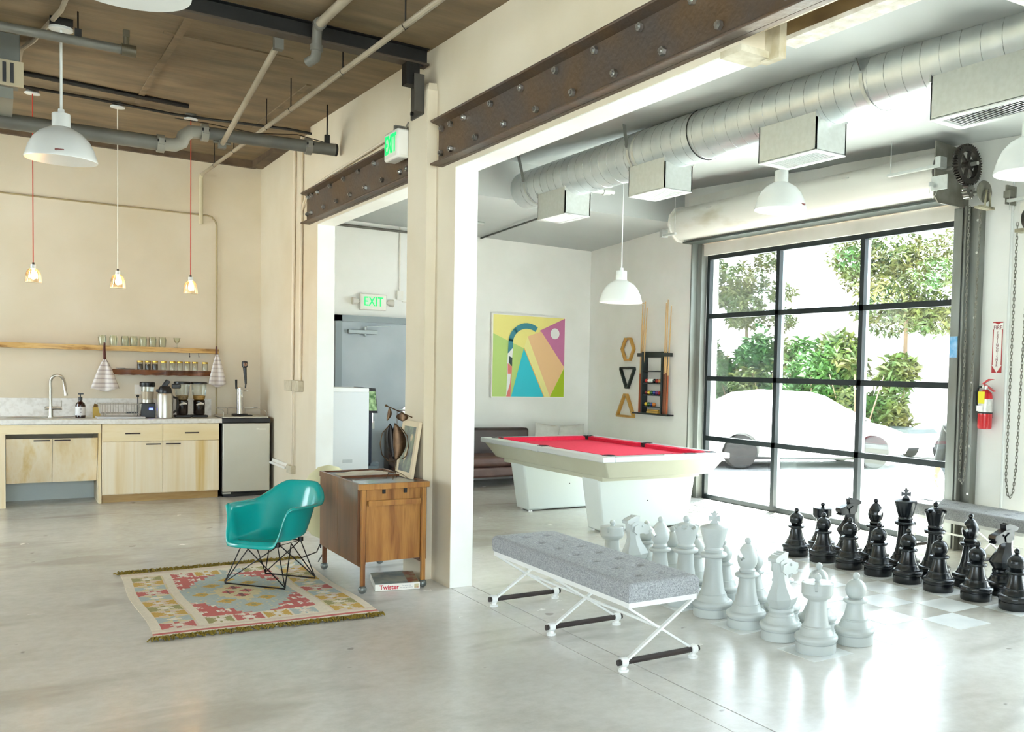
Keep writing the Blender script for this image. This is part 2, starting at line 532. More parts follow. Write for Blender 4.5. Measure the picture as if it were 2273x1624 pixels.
# ---- glazed openings
frame_m = mat('dark green window metal', '#12191b', .5, 0, col2='#182022', scale=5, spec=.3)
alum = mat('grey aluminium stop', '#8d979c', .4, .5)
YS = [9.74, 8.365, 7.02, 5.78]
ZS = [.03, .79, 1.56, 2.36, 3.14]
def glazing(name, label, ys, zs, x=7.40):
    t = struct(MB().bx(x, x + .06, ys[-1], ys[0], 0, .06).build(name, frame_m), label)
    MB().bx(x, x + .06, ys[-1], ys[0], zs[-1] - .055, zs[-1]).build('head_bar', frame_m, t)
    for y in (ys[0], ys[-1]):
        s = -1 if y == ys[0] else 1
        MB().bx(x, x + .06, min(y, y + s * .055), max(y, y + s * .055), .06, zs[-1] - .055).build('side_bar', frame_m, t)
    for y in ys[1:-1]:
        k = MB().bx(x - .004, x + .05, y - .03, y + .03, .06, zs[-1] - .055).build('mullion', frame_m, t)
        MB().bx(x + .05, x + .10, y - .022, y + .022, .06, zs[-1] - .06).build('glazing_stop', alum, k)
    for z in zs[1:-1]:
        MB().bx(x - .004, x + .05, ys[-1] + .055, ys[0] - .055, z - .03, z + .03).build('transom', frame_m, t)
    for i in range(len(ys) - 1):
        for j in range(len(zs) - 1):
            MB().bx(x + .045, x + .051, ys[i + 1] + .025, ys[i] - .025, zs[j] + .02, zs[j + 1] - .02).build('pane', pane_glass, t)
    return t
glazing('window_1', 'dark gridded glass wall of twelve panes in the roller door opening', YS, ZS)
glazing('window_2', 'second gridded glass wall beside the fire extinguisher', [4.78, 3.35, 1.92], ZS)
# out of view windows added to the two other walls to light the rooms
for k, (a, b) in enumerate(((-2.6, .6), (9.2, 12.4))):
    w = struct(MB().bx(-5.12, -5.08, a, b, .5, .56).bx(-5.12, -5.08, a, b, 3.44, 3.5).bx(-5.12, -5.08, (a + b) / 2 - .03, (a + b) / 2 + .03, .56, 3.44).build('window_%d' % (k + 3), frame_m), 'unseen tall window added in the left wall for light')
    MB().bx(-5.105, -5.098, a, b, .5, 3.5).build('pane', pane_glass, w)
for k, (a, b) in enumerate(((-4.4, -1.0), (-.5, 2.6))):
    w = struct(MB().bx(a, b, -3.62, -3.58, .4, .46).bx(a, b, -3.62, -3.58, 3.44, 3.5).bx((a + b) / 2 - .03, (a + b) / 2 + .03, -3.62, -3.58, .46, 3.44).build('window_%d' % (k + 7), frame_m), 'unseen wide window added in the street wall for light')
    MB().bx(a, b, -3.605, -3.598, .4, 3.5).build('pane', pane_glass, w)

# steel door guides left and right of the glass wall
guide_m = mat('grey guide steel', '#8a8f8c', .5, .3, col2='#66645a', scale=3, stretch=(1, 1, .25))
g = tag(MB().bx(7.30, 7.42, 9.93, 9.97, 0, 3.34).bx(7.33, 7.36, 9.77, 9.93, 0, 3.34).bx(7.36, 7.42, 9.77, 9.80, 0, 3.34).bx(7.24, 7.33, 9.86, 9.875, 0, 3.34).build('door_guide', guide_m, bevel=.003),
        'grey steel door guide between the glass wall and the cue rack wall', 'door guide')
g2 = MB().bx(7.33, 7.42, 5.50, 5.53, 0, 3.24).bx(7.36, 7.40, 5.53, 5.76, 0, 3.24).bx(7.29, 7.36, 5.62, 5.64, 0, 3.24).bx(7.34, 7.36, 5.70, 5.80, 0, 3.24).build('door_guide', guide_m, bevel=.003)
tag(g2, 'grey steel door guide beside the fire extinguisher', 'door guide')
for z in (.55, 1.0, 1.6, 2.2, 2.8, 3.1):
    MB().cyl((7.405, 5.515, z), (7.32, 5.515, z), .012, 8).build('bolt', bolt_steel, g2)
MB().bx(7.334, 7.340, 5.705, 5.79, 1.83, 2.03).build('blue_sticker', mat('blue sticker', '#5f9fd0', .4, col2='#9cc4e4', scale=14), g2)
struct(MB().bx(7.36, 7.42, 5.76, 9.78, 3.14, 3.30).build('trim_1', mat('white header panel', '#dcd8d0', .5, col2='#d0cbc0', scale=2)), 'pale header panel above the glass wall')
struct(MB().bx(7.34, 7.42, 5.76, 9.78, 3.285, 3.31).build('trim_2', mat('weathered header edge', '#c9b6a2', .7, col2='#e6dfd4', scale=5)), 'weathered edge of the door header')
struct(MB().bx(7.38, 7.42, 5.9, 10.15, 3.75, 3.93).build('trim_3', trim_white), 'white board behind the roller hood')
# ================================================================== ROLLER DOOR HOOD, GEAR, CHAINS
hood_m = mat('stained white sheet metal', '#dcdad3', .42, .15, col2='#b9b096', scale=2.2, lo=.55, hi=.8, stretch=(1, .6, 2))
t = thing('roller_door_hood', 'long rounded white metal hood above the glass wall', 'door hood', (7.2, 7.86, 3.31))
prof = [(.20, .44), (-.02, .45), (-.13, .42), (-.21, .33), (-.235, .22), (-.20, .11), (-.12, .04), (0, .005), (.16, .0), (.16, .02), (.20, .02)]
MB().prism(prof, 'y', -2.08, 2.12).build('cover', hood_m, t, smooth=40)
MB().prism([(.2, .46), (-.04, .46), (-.16, .43), (-.245, .33), (-.265, .2), (-.22, .09), (-.12, .0), (.2, -.02)], 'y', 2.12, 2.14).build('end_plate', hood_m, t)
MB().bx(-.06, .16, -2.06, 2.08, -.018, .0).build('slat_edge', mat('dark slat edge', '#4d5450', .5, .4), t)
for y in (1.35, -.95):
    MB().box((-.2, y, .32), (.012, .09, .05), (0, R(-28), 0)).build('clip', galv_flat, t)
for k, (y, hz) in enumerate(((1.95, .02), (-1.62, .20))):
    b = MB().bx(-.30, -.26, y - .02 - (.55 if k else 0), y + .28 - (.55 if k else 0) + (.3 if k else 0), .04 + hz, .065 + hz).build('bracket_arm', galv_flat, t)
    MB().bx(-.31, -.22, y + .24 - (0 if not k else .86), y + .30 - (0 if not k else .86), .03 + hz, .13 + hz).build('bracket_lug', galv_flat, t)
    MB().cyl((-.28, y, .06 + hz), (-.30, y + (-.02), .60 + (.0 if k else .1)), .004, 6).build('hanger_wire', galv_flat, t)

t = thing('roller_door_gear', 'dark toothed gear and chain wheel on a steel plate beside the hood', 'gear', (7.0, 5.68, 3.3))
plate_m = mat('greasy steel plate', '#8a8a80', .5, .3, col2='#6d695d', scale=6)
MB().prism([(-.08, .0), (-.02, -.06), (.42, -.06), (.42, .30), (.22, .48), (-.08, .50)], 'y', .02, .035).build('plate', plate_m, t)
gm = mat('greasy black gear iron', '#2b2a27', .5, .6, col2='#45403a', scale=20)
def gearpoly(r0, r1, n):
    p = []
    for i in range(n):
        for f, r in ((0, r0), (.28, r1), (.5, r1), (.78, r0)):
            a = 2 * PI * (i + f) / n
            p.append((r * math.cos(a), r * math.sin(a)))
    return p
def ring(mb, outer, r_in, y0, y1, cx, cz):
    n = len(outer)
    inner = [(r_in * math.cos(2 * PI * i / n), r_in * math.sin(2 * PI * i / n)) for i in range(n)]
    vs = []
    for y in (y0, y1):
        vs += [(cx + x, y, cz + z) for x, z in outer] + [(cx + x, y, cz + z) for x, z in inner]
    fs = []
    for i in range(n):
        j = (i + 1) % n
        fs += [(i, j, n + j, n + i), (2 * n + i, 3 * n + i, 3 * n + j, 2 * n + j), (i, 2 * n + i, 2 * n + j, j), (n + i, n + j, 3 * n + j, 3 * n + i)]
    mb.add(vs, fs)
G = MB()
ring(G, gearpoly(.165, .187, 46), .125, -.25, -.20, .06, .255)
for i in range(6):
    a = 2 * PI * i / 6 + .3
    G.bar((.06 + .03 * math.cos(a), -.225, .255 + .03 * math.sin(a)), (.06 + .13 * math.cos(a), -.225, .255 + .13 * math.sin(a)), .03, .022)
G.cyl((.06, -.19, .255), (.06, -.27, .255), .042, 16)
G.build('gear_wheel', gm, t, smooth=25)
MB().cyl((.06, .02, .255), (.06, -.34, .255), .018, 12).build('shaft', bolt_steel, t)
G = MB()
ring(G, gearpoly(.05, .065, 14), .02, -.25, -.19, .10, .02)
G.build('pinion', mat('bright worn steel', '#9a9a94', .3, .9), t, smooth=25)
MB().lathe([(.02, -.012), (.095, -.012), (.10, 0), (.095, .012), (.02, .012)], 26, (.14, -.36, .01), axis='y').build('chain_wheel', plate_m, t)
MB().cyl((.14, -.20, .01), (.14, -.42, .01), .016, 10).build('chain_shaft', plate_m, t)
MB().bar((.12, -.40, .02), (.10, -.40, -.13), .014).bar((.16, -.40, .02), (.18, -.40, -.13), .014).bx(.03, .22, -.42, -.34, -.15, -.13).build('chain_guard', mat('dirty cream iron', '#a9a48e', .6, .2, col2='#7d765f', scale=12), t)
MB().bx(-.13, -.12, -.16, .02, .03, .16).bx(-.20, -.12, -.02, -.01, .06, .10).build('lock_bracket', galv_flat, t)
MB().tube([(-.19, -.02, .06), (-.20, -.02, -.02), (-.16, -.03, -.05), (-.12, -.03, .0), (-.12, -.04, .05)], .002, 5).build('safety_wire', galv_flat, t)

def chain_mesh(pts, pitch=.03, r=.0034, m=None):
    pts = [Vector(p) for p in pts]
    seg = [(pts[i + 1] - pts[i]).length for i in range(len(pts) - 1)]
    tot = sum(seg)
    mb = MB()
    k = int(tot / pitch)
    for q in range(k):
        s = (q + .5) * pitch
        i = 0
        while i < len(seg) - 1 and s > seg[i]:
            s -= seg[i]; i += 1
        d = (pts[i + 1] - pts[i]).normalized()
        c = pts[i] + d * s
        a = Vector((.62, .78, 0)) if q % 2 else Vector((.78, -.62, 0))
        u = (a - d * a.dot(d)).normalized()
        L, wd = pitch * .72, pitch * .30
        loop = []
        for t_ in range(8):
            an = 2 * PI * (t_ + .5) / 8
            loop.append(c + d * (L * math.copysign(abs(math.cos(an)) ** .7, math.cos(an))) + u * (wd * math.sin(an)))
        mb.tube(loop, r, 4, True)
    return mb.mesh('hand_chain', m, 60)
chain_m = mat('dull chain steel', '#6f6d62', .45, .7, col2='#8d8c84', scale=40)
tag(link('hand_chain', chain_mesh([(7.05, 5.406, 3.18), (7.05, 5.395, 1.95), (7.05, 5.403, .80), (7.055, 5.41, .72), (7.085, 5.405, .68), (7.115, 5.40, .73), (7.12, 5.40, .85), (7.12, 5.354, 1.95), (7.12, 5.336, 3.15)], m=chain_m)),
    'looped steel hand chain hanging from the gear beside the glass wall', 'chain')
tag(link('hand_chain', chain_mesh([(7.28, 5.06, 3.02), (7.29, 5.075, 2.0), (7.295, 5.085, .75), (7.30, 5.065, .60), (7.31, 5.045, .57), (7.315, 5.02, .62), (7.315, 5.0, .85), (7.30, 4.965, 2.0), (7.29, 4.94, 3.02)], m=chain_m)),
    'looped steel hand chain hanging at the far side of the fire extinguisher', 'chain')
# second roller door, only its end bracket shows
t = thing('roller_door_bracket', 'dirty steel end bracket and arm of the neighbouring roller door', 'bracket', (7.30, 5.06, 3.2))
MB().bx(-.02, .12, .12, .14, .0, .17).bx(-.06, .0, .06, .13, .05, .11).build('lug_plate', plate_m, t)
MB().bx(-.05, -.02, -.45, .10, .01, .035).build('bracket_arm', galv_flat, t)
MB().bx(-.02, .12, -1.0, -.02, -.10, .0).build('hood_end', hood_m, t)
MB().lathe([(.02, -.02), (.09, -.02), (.095, 0), (.09, .02), (.02, .02)], 22, (.0, -.1, -.16), axis='y').build('chain_wheel', gm, t)
MB().bx(-.06, .04, -.12, -.0, -.27, -.24).build('chain_guard', MATS['dirty cream iron'], t)
MB().tube([(-.04, .08, .05), (-.05, .07, -.06), (-.04, .03, -.08), (-.03, .0, .0)], .002, 5).build('safety_wire', galv_flat, t)

# conduit and fire point on the right wall
tag(MB().tube([(7.40, 5.20, 3.75), (7.40, 5.20, 0.02)], .013, 8).build('wall_conduit', white_enamel), 'thin white conduit running down the wall behind the extinguisher', 'conduit')
t = thing('fire_sign', 'white and red FIRE EXTINGUISHER arrow sign on the wall', 'sign', (7.418, 5.315, 1.69))
red = mat('sign red', '#b3262a', .4)
MB().bx(-.004, .0, -.053, .053, 0, .47).build('panel', mat('sign white', '#efece6', .35), t)
MB().bx(-.006, -.003, -.053, -.044, .07, .40).bx(-.006, -.003, .044, .053, .07, .40).bx(-.006, -.003, -.053, .053, .46, .47).build('border', red, t)
MB().prism([(-.035, .462), (.035, .462), (0, .445)], 'x', -.006, -.003).prism([(-.053, .07), (-.053, 0), (0, 0)], 'x', -.006, -.003).prism([(.053, .07), (.053, 0), (0, 0)], 'x', -.006, -.003).build('arrow_marks', red, t)
link('lettering', text_mesh('FIRE', .052, mat('sign maroon', '#7c2a35', .4), .0006), t, (-.006, 0, .415), FACE_NX)
for k, ch in enumerate('EXTINGUISHER'):
    link('lettering', text_mesh(ch, .036, MATS['sign maroon'], .0006), t, (-.006, 0, .365 - k * .0272), FACE_NX)

t = thing('fire_extinguisher', 'red fire extinguisher with black hose and yellow tag on the wall', 'extinguisher', (7.33, 5.36, 1.17))
xr = mat('extinguisher red', '#c4161f', .28, coat=.5)
MB().lathe([(.045, 0), (.062, .006), (.065, .02), (.065, .30), (.055, .335), (.03, .355), (.022, .365)], 26).build('cylinder', xr, t)
MB().lathe([(.0658, .155), (.0662, .158), (.0662, .275), (.0658, .278)], 26).build('label_band', mat('silver label', '#cfcfcb', .35, .3, col2='#e6e6e2', scale=25), t)
MB().lathe([(.066, .143), (.069, .146), (.069, .153), (.066, .156)], 26).build('strap', black_plastic, t)
MB().cyl((0, 0, .36), (0, 0, .40), .02, 14).bx(-.016, .016, -.03, .03, .375, .40).build('valve', bolt_steel, t)
MB().prism([(-.10, .355), (-.092, .345), (.0, .395), (.02, .40), (.02, .412), (0, .412)], 'x', -.012, .012).build('handle', xr, t)
MB().prism([(-.085, .462), (-.03, .462), (.035, .42), (.03, .412), (-.02, .442), (-.06, .453)], 'x', -.012, .012).build('lever', xr, t)
MB().tube([(0, .02, .39), (-.01, .07, .385), (-.01, .10, .34), (-.01, .10, .25), (-.01, .085, .16), (-.01, .078, .13)], .011, 10).cyl((-.01, .08, .14), (-.01, .066, .075), .012, 10, .016).build('hose', mat('hose rubber', '#23302e', .55), t)
MB().bx(-.072, -.0705, -.04, .03, .235, .345).build('inspection_tag', mat('tag yellow', '#e6d92c', .5), t)
MB().bx(-.0685, -.0675, -.02, .045, .165, .215).build('date_sticker', mat('sticker white', '#f0f0ee', .5), t)
MB().bx(.05, .088, -.02, .02, .10, .16).build('wall_bracket', dark_steel, t)

# ================================================================== SPIRAL DUCT
DX, DZ, DR = 5.0, 3.70, .213
t = thing('spiral_duct', 'large galvanised spiral duct hanging under the grey ceiling', 'duct', (DX, 6.6, DZ - DR))
D = MB()
segs, n = [], 40
y, prof = 10.10, []
L0, L1 = -1.5, 10.10
prof.append((DR - .02, L1 - 6.6 + .02)); prof.append((DR, L1 - 6.6 + .01))
D.lathe([(DR * .96, -8.1), (DR, -8.1), (DR, 3.5), (DR * .96, 3.52)], n, (0, 0, DR), axis='y')
D.build('tube', galv, t, smooth=30)
# the helical lock seam
H = MB()
pitch, pts = .155, []
turns = int(11.4 / pitch)
for i in range(turns * 20 + 1):
    a = 2 * PI * i / 20
    pts.append((DR * math.cos(a), -8.0 + pitch * i / 20, DR + DR * math.sin(a)))
H.tube(pts, .0035, 4)
H.build('lock_seam', mat('duct seam', '#a9b0b2', .35, .9), t)
MB().lathe([(DR + .001, -.004), (DR + .006, -.004), (DR + .006, .004), (DR + .001, .004)], 40, (0, .05, DR), axis='y').build('joint_ring', mat('dark gasket', '#3c4040', .6), t)
MB().lathe([(DR + .001, -.02), (DR + .004, -.02), (DR + .004, .02), (DR + .001, .02)], 40, (0, .92, DR), axis='y').build('joint_ring', galv_flat, t)
def duct_box(y0, y1, label):
    """outlet box under the duct, with a slatted register"""
    b = thing('duct_register', label, 'air register', (DX, (y0 + y1) / 2, DZ - .42), 0, 'register boxes under the spiral duct')
    L = (y1 - y0) / 2
    hw = .155
    w_ = MB()
    n_ = 10
    for s in (-1, 1):
        w_.prism([(s * hw, .0), (s * hw, .285), (s * (hw - .012), .285), (s * (hw - .012), 0)], 'y', -L, L)
    arc = [(-hw, 0)] + [(hw, 0)] + [(hw * (1 - 2 * i / n_), .42 - math.sqrt(max(0, DR ** 2 - (hw * (1 - 2 * i / n_)) ** 2)) + .003) for i in range(n_ + 1)]
    for s in (-L, L - .01): w_.prism(arc, 'y', s, s + .01)
    w_.build('box', galv_flat, b)
    fr = MB().bx(-hw, hw, -L, -L + .05, -.008, .004).bx(-hw, hw, L - .05, L, -.008, .004).bx(-hw, -hw + .05, -L + .05, L - .05, -.008, .004).bx(hw - .05, hw, -L + .05, L - .05, -.008, .004)
    f = fr.build('register_frame', white_enamel, b)
    k = int((2 * L - .11) / .024)
    sl = MB().box((0, 0, 0), (2 * hw - .1, .016, .003), (R(38), 0, 0)).mesh('slat', white_enamel)
    for i in range(k):
        link('slat', sl, f, (0, -L + .06 + (i + .5) * (2 * L - .12) / k, .0))
    MB().bx(-hw - .012, hw + .012, L - .004, L + .006, .235, .285).build('collar', galv_flat, b)
    MB().bx(-hw - .012, hw + .012, -L - .006, -L + .004, .235, .285).build('collar', galv_flat, b)
    return b
duct_box(8.90, 9.52, 'galvanised register box at the capped end of the spiral duct')
duct_box(7.05, 7.65, 'galvanised register box on the duct above the pool table')
duct_box(5.10, 5.75, 'galvanised register box directly above a white dome lamp')
duct_box(3.35, 4.05, 'big galvanised register box with white slats over the chess board')
hm = mat('perforated hanger strap', '#8f948f', .5, .3)
for k, (y, top) in enumerate(((9.75, None), (7.60, None), (4.62, None), (2.6, None))):
    for s in (-1, 1):
        if k == 1 and s == 1: pass
        z = zr(y) + .005
        MB().bar((s * (DR + .004), y - 6.6, DR + .02), (s * (DR + .02 + .05 * (k == 0)), y - 6.6 + .03, z - (DZ - DR)), .035, .004).build('hanger_strap', hm, t)
    pts = [((DR + .003) * math.cos(a), (DR + .003) * math.sin(a)) for a in [PI + PI * i / 16 for i in range(17)]]
    sb = MB()
    for i in range(16):
        a, b = pts[i], pts[i + 1]
        sb.add([(a[0], y - 6.6 - .018, DR + a[1]), (b[0], y - 6.6 - .018, DR + b[1]), (b[0], y - 6.6 + .018, DR + b[1]), (a[0], y - 6.6 + .018, DR + a[1])], [(0, 1, 2, 3)])
    sb.build('saddle', galv_flat, t)
for (x, y) in ((4.72, 8.7), (4.55, 9.9), (5.1, 7.5)):
    pass

# sprinkler pipes of the pool room
tag(MB().tube([(4.95, 11.2, 3.44), (4.60, 11.2, 3.44)], .02, 10).cyl((4.62, 11.2, 3.44), (4.62, 11.2, 3.57), .008, 8).cyl((4.78, 11.2, 3.46), (4.78, 11.2, 3.57), .005, 6).build('sprinkler_pipe', mat('grey ceiling pipe', '#9da19b', .5)),
    'short grey sprinkler pipe under the low ceiling behind the duct', 'pipe')
tag(MB().cyl((3.2, 3.1, 3.60), (7.40, 2.9, 3.66), .03, 12).cyl((4.45, 3.04, 3.58), (4.47, 3.04, 3.66), .04, 14).build('sprinkler_pipe', mat('white ceiling pipe', '#d7d5ce', .5)),
    'white sprinkler pipe crossing under the ceiling above the spiral duct', 'pipe')
tag(MB().cyl((5.45, 9.9, 3.80), (6.0, 9.9, 3.80), .05, 14).cyl((5.9, 9.9, 3.80), (5.94, 9.9, 3.80), .06, 14).cyl((5.98, 9.9, 3.80), (6.06, 9.9, 3.80), .03, 10).build('sprinkler_pipe', mat('pale pipe end', '#c9ccc8', .4, .2)),
    'pale capped pipe end showing between the duct and the lamp cord', 'pipe')

# ================================================================== EXIT SIGNS, GREY DOOR
green = mat('exit green', '#08c060', .5, emit='#00d868', es=.16)
t = thing('exit_sign', 'white EXIT sign with green letters and two lamps above the grey door', 'exit sign', (4.055, 12.745, 2.355))
MB().bx(-.175, .175, -.06, 0, 0, .215).build('housing', white_plastic, t, bevel=.012)
link('lettering', text_mesh('EXIT', .175, green, .002, sx=.72), t, (.0, -.063, .108), FACE_NY)
for s in (-1, 1):
    MB().lathe([(.012, 0), (.03, .02), (.045, .05), (.05, .09), (.046, .095), (.0001, .09)], 18, (s * .18, -.035, .11), axis='x').build('lamp_head', clear if s < 0 else mat('lamp head', '#c9c4b8', .35), t) if s > 0 else \
        MB().lathe([(.012, 0), (.03, -.02), (.045, -.05), (.05, -.09), (.046, -.095), (.0001, -.09)], 18, (s * .18, -.035, .11), axis='x').build('lamp_head', mat('lamp head', '#d9d5cb', .3), t)
t = thing('exit_sign', 'white EXIT sign with a green arrow projecting from the pilaster', 'exit sign', (2.54, 7.42, 3.225))
MB().bx(-.05, .05, -.155, .155, 0, .22).build('housing', white_plastic, t, bevel=.016)
link('lettering', text_mesh('EXIT', .20, green, .002, sx=.62, bold=.003), t, (-.053, -.005, .11), FACE_NX)
MB().prism([(.14, .11), (.112, .135), (.112, .085)], 'x', -.053, -.049).build('arrow', green, t)
MB().bx(-.02, .11, -.02, .02, .20, .27).build('mount', grey_pipe, t)

t = struct(MB().bx(3.56, 3.64, 12.66, 12.76, 0, 2.27).bx(4.62, 4.70, 12.66, 12.76, 0, 2.27).bx(3.56, 4.70, 12.66, 12.76, 2.19, 2.27).build('door_1', mat('grey door frame', '#8f9a9e', .45)), 'grey steel door in a grey frame')
leaf = MB().bx(3.64, 4.62, 12.70, 12.745, .01, 2.19).build('door_leaf', mat('grey door paint', '#b0b9bf', .4, col2='#a6b0b6', scale=2), t)
cl = MB().bx(3.72, 4.10, 12.64, 12.70, 2.03, 2.085).cyl((3.94, 12.66, 2.00), (3.94, 12.66, 2.13), .018, 10).build('door_closer', mat('closer grey', '#a0a8a8', .4, .4), t, bevel=.006)
MB().bar((3.95, 12.65, 2.13), (4.28, 12.67, 2.15), .02, .008).build('closer_arm', MATS['closer grey'], cl)
MB().cyl((4.50, 12.70, 1.02), (4.50, 12.67, 1.02), .045, 20).build('handle_rose', chrome, t)
MB().tube([(4.50, 12.68, 1.02), (4.50, 12.63, 1.02), (4.38, 12.63, 1.02)], .011, 8).build('lever_handle', chrome, t)
MB().bx(4.54, 4.60, 12.64, 12.66, 2.15, 2.175).build('strike', white_plastic, t)
tag(MB().tube([(4.42, 12.735, 3.50), (4.42, 12.735, 2.62)], .012, 8).bx(4.38, 4.46, 12.70, 12.745, 2.52, 2.64).tube([(4.46, 12.735, 2.5), (4.8, 12.735, 2.48)], .012, 8).build('wall_conduit', white_plastic), 'white conduit and junction box beside the door sign', 'conduit')
tag(MB().cyl((3.2, 12.70, 3.44), (5.2, 12.70, 3.44), .018, 10).build('wall_conduit', grey_pipe), 'grey conduit running under the low ceiling above the grey door', 'conduit')

# drink dispenser seen through the doorway
t = thing('drink_dispenser', 'tall white drink dispenser with a dark lit front beside the grey door', 'dispenser', (3.12, 11.2, 0))
MB().bx(-.12, .42, 0, .62, .02, 1.30).build('cabinet', mat('white laminate', '#e2e6e9', .35), t, bevel=.006)
MB().bx(-.12, .42, .0, .62, 1.30, 1.345).build('top_cap', mat('pale top cap', '#f3f4f4', .4), t, bevel=.006)
MB().prism([(.42, 1.35), (.50, 1.345), (.53, 1.05), (.42, 1.05)], 'y', .02, .60).build('display_hood', black_plastic, t)
MB().prism([(.497, 1.30), (.501, 1.30), (.527, 1.09), (.523, 1.09)], 'y', .05, .57).build('display', mat('green leaf print', '#2d5a2a', .25, col2='#8fc25a', scale=18, lo=.4, hi=.6, emit='#2d5a2a', es=.3), t)
MB().prism([(.425, 1.31), (.495, 1.31), (.518, 1.08), (.425, 1.08)], 'y', .012, .022).build('side_print', mat('green side print', '#39652f', .3, col2='#b9d6a0', scale=22), t)
MB().bx(.42, .46, .02, .60, .45, 1.05).build('front_panel', mat('dark front panel', '#1b2230', .3), t)
MB().bx(.46, .56, .05, .57, .42, .46).bx(.42, .55, .03, .59, .02, .42).build('drip_base', mat('grey drip base', '#606c74', .45), t)
for y in (.15, .31, .47):
    MB().cyl((.50, y, 1.05), (.50, y, .93), .018, 10).bx(.47, .53, y - .01, y + .01, .86, .95).build('spout', chrome, t)
MB().bx(.12, .23, -.004, .0, .47, .51).build('hand_grip', mat('grip grey', '#bfc5c8', .5), t)

# ================================================================== POOL ROOM WALL THINGS
t = thing('abstract_painting', 'square abstract painting with teal arch, turquoise triangle and pink corner', 'painting', (6.37, 12.745, 1.20))
MB().bx(-.60, .60, -.045, 0, 0, 1.22).build('canvas_edge', mat('canvas white', '#f2f0ea', .7), t)
cols = dict(yel='#efe48a', lime='#b9d57c', teal='#3d8b99', peach='#efc492', pink='#c877a2', grn='#a5bf20', cyan='#2bc3d6', red='#e07b74', wht='#eef0ee', blk='#2f4045', pal='#f0e79a', ora='#e9b25e')
def pt(u, v):      # u, v in 0..1 over the canvas, v upwards
    return (-.585 + u * 1.17, .015 + v * 1.19)
layers = [('yel', [(0, 0), (1, 0), (1, 1), (0, 1)]),
    ('lime', [(0, .77), (.22, .68), (.42, .60), (.42, 0), (0, 0)]),
    ('pink', [(.64, .83), (1, 1), (1, .36), (.66, .80)]),
    ('peach', [(.47, .75), (.66, .82), (1, .38), (.80, 0)]),
    ('grn', [(.80, 0), (1, .37), (1, 0)]),
    ('pal', [(.42, .60), (.72, 0), (.80, 0), (.47, .75)]),
    ('cyan', [(.42, .60), (.255, 0), (.71, 0)]),
    ('ora', [(.42, .60), (.71, 0), (.72, 0), (.425, .61)]),
    ('wht', [(.20, .53), (.27, .61), (.26, .48), (.215, .49), (.21, .28), (.19, .28)]),
    ('blk', [(.215, .50), (.262, .48), (.26, .37), (.215, .42)]),
    ('red', [(.20, .41), (.26, .37), (.245, 0), (.185, 0), (.205, .12)]),
    ('wht', [(.195, .28), (.245, .28), (.235, .16), (.185, 0)])]
arch = [(.205 + .0, .55), (.205, .68)]
cx, cyy = .46, .66
out = [(cx - .255 * math.cos(a), cyy + .255 * math.sin(a)) for a in [PI * k / 20 for k in range(0, 15)]]
inn = [(cx - .195 * math.cos(a), cyy + .185 * math.sin(a)) for a in [PI * k / 20 for k in range(0, 15)]]
mats = [mat('paint ' + k, v, .55, col2=v, bump=.02) for k, v in cols.items()]
idx = list(cols)
img = MB()
def flat(poly, key, d):
    img.cur = idx.index(key)
    img.prism([pt(*q) for q in poly], 'y', -.045 - d, -.0449 - d + .0003)
for k, (key, poly) in enumerate(layers): flat(poly, key, .0006 * (k + 1))
for a in range(14):
    flat([out[a], out[a + 1], inn[a + 1], inn[a]], 'teal', .0006 * 14)
flat([(.205, .66), (.265, .66), (.265, .60), (.20, .53)], 'teal', .0006 * 14)
flat([(.855 + .065 * math.cos(a), .80 + .068 * math.sin(a)) for a in [2 * PI * k / 28 for k in range(28)]], 'wht', .0006 * 15)
img.build('painted_image', mats, t, smooth=1)

# ball racks hanging on the wall
WXR = 7.418
def rack(name, label, poly, m, y, z, th=.028, dep=.05):
    n_ = len(poly)
    cx_ = sum(p[0] for p in poly) / n_; cz_ = sum(p[1] for p in poly) / n_
    inner = []
    for i in range(n_):
        a, b, c = Vector(poly[i - 1]), Vector(poly[i]), Vector(poly[(i + 1) % n_])
        d1, d2 = (b - a).normalized(), (c - b).normalized()
        n1, n2 = Vector((-d1.y, d1.x)), Vector((-d2.y, d2.x))
        bis = (n1 + n2).normalized()
        inner.append(tuple(b + bis * th / max(.3, bis.dot(n1))))
    mb = MB()
    vs = []
    for x in (-dep, -.002):
        vs += [(x, p[0], p[1]) for p in poly] + [(x, p[0], p[1]) for p in inner]
    fs = []
    for i in range(n_):
        j = (i + 1) % n_
        fs += [(i, j, n_ + j, n_ + i), (2 * n_ + i, 3 * n_ + i, 3 * n_ + j, 2 * n_ + j), (i, 2 * n_ + i, 2 * n_ + j, j), (n_ + i, n_ + j, 3 * n_ + j, 3 * n_ + i)]
    mb.add(vs, fs)
    o = mb.build(name, m, None, (WXR, y, z), bevel=.006)
    o2 = tag(o, label, 'ball rack')
    MB().cyl((-.004, 0, 0), (-.07, 0, 0), .004, 6).build('hook', bolt_steel, o, (0, cx_ * 0, max(q[1] for q in inner) - .004))
    return o
oak = mat('golden oak', '#c79a4a', .4, col2='#b08238', scale=6, stretch=(1, 1, .2))
rack('diamond_rack', 'golden wooden diamond ball rack above the black triangle', [(.06, .0), (.14, .14), (.06, .28), (-.06, .28), (-.14, .14), (-.06, .0)][::-1], oak, 11.59, 1.81)
rack('triangle_rack', 'black triangle ball rack hanging point down', [(-.03, .0), (.03, .0), (.195, .28), (.185, .315), (-.185, .315), (-.195, .28)], mat('black rack', '#1a2422', .4), 11.59, 1.375, .026)
rack('triangle_rack', 'golden wooden triangle ball rack hanging point up', [(-.235, .03), (-.225, 0), (.225, 0), (.235, .03), (.04, .345), (-.04, .345)], oak, 11.62, .957, .032)

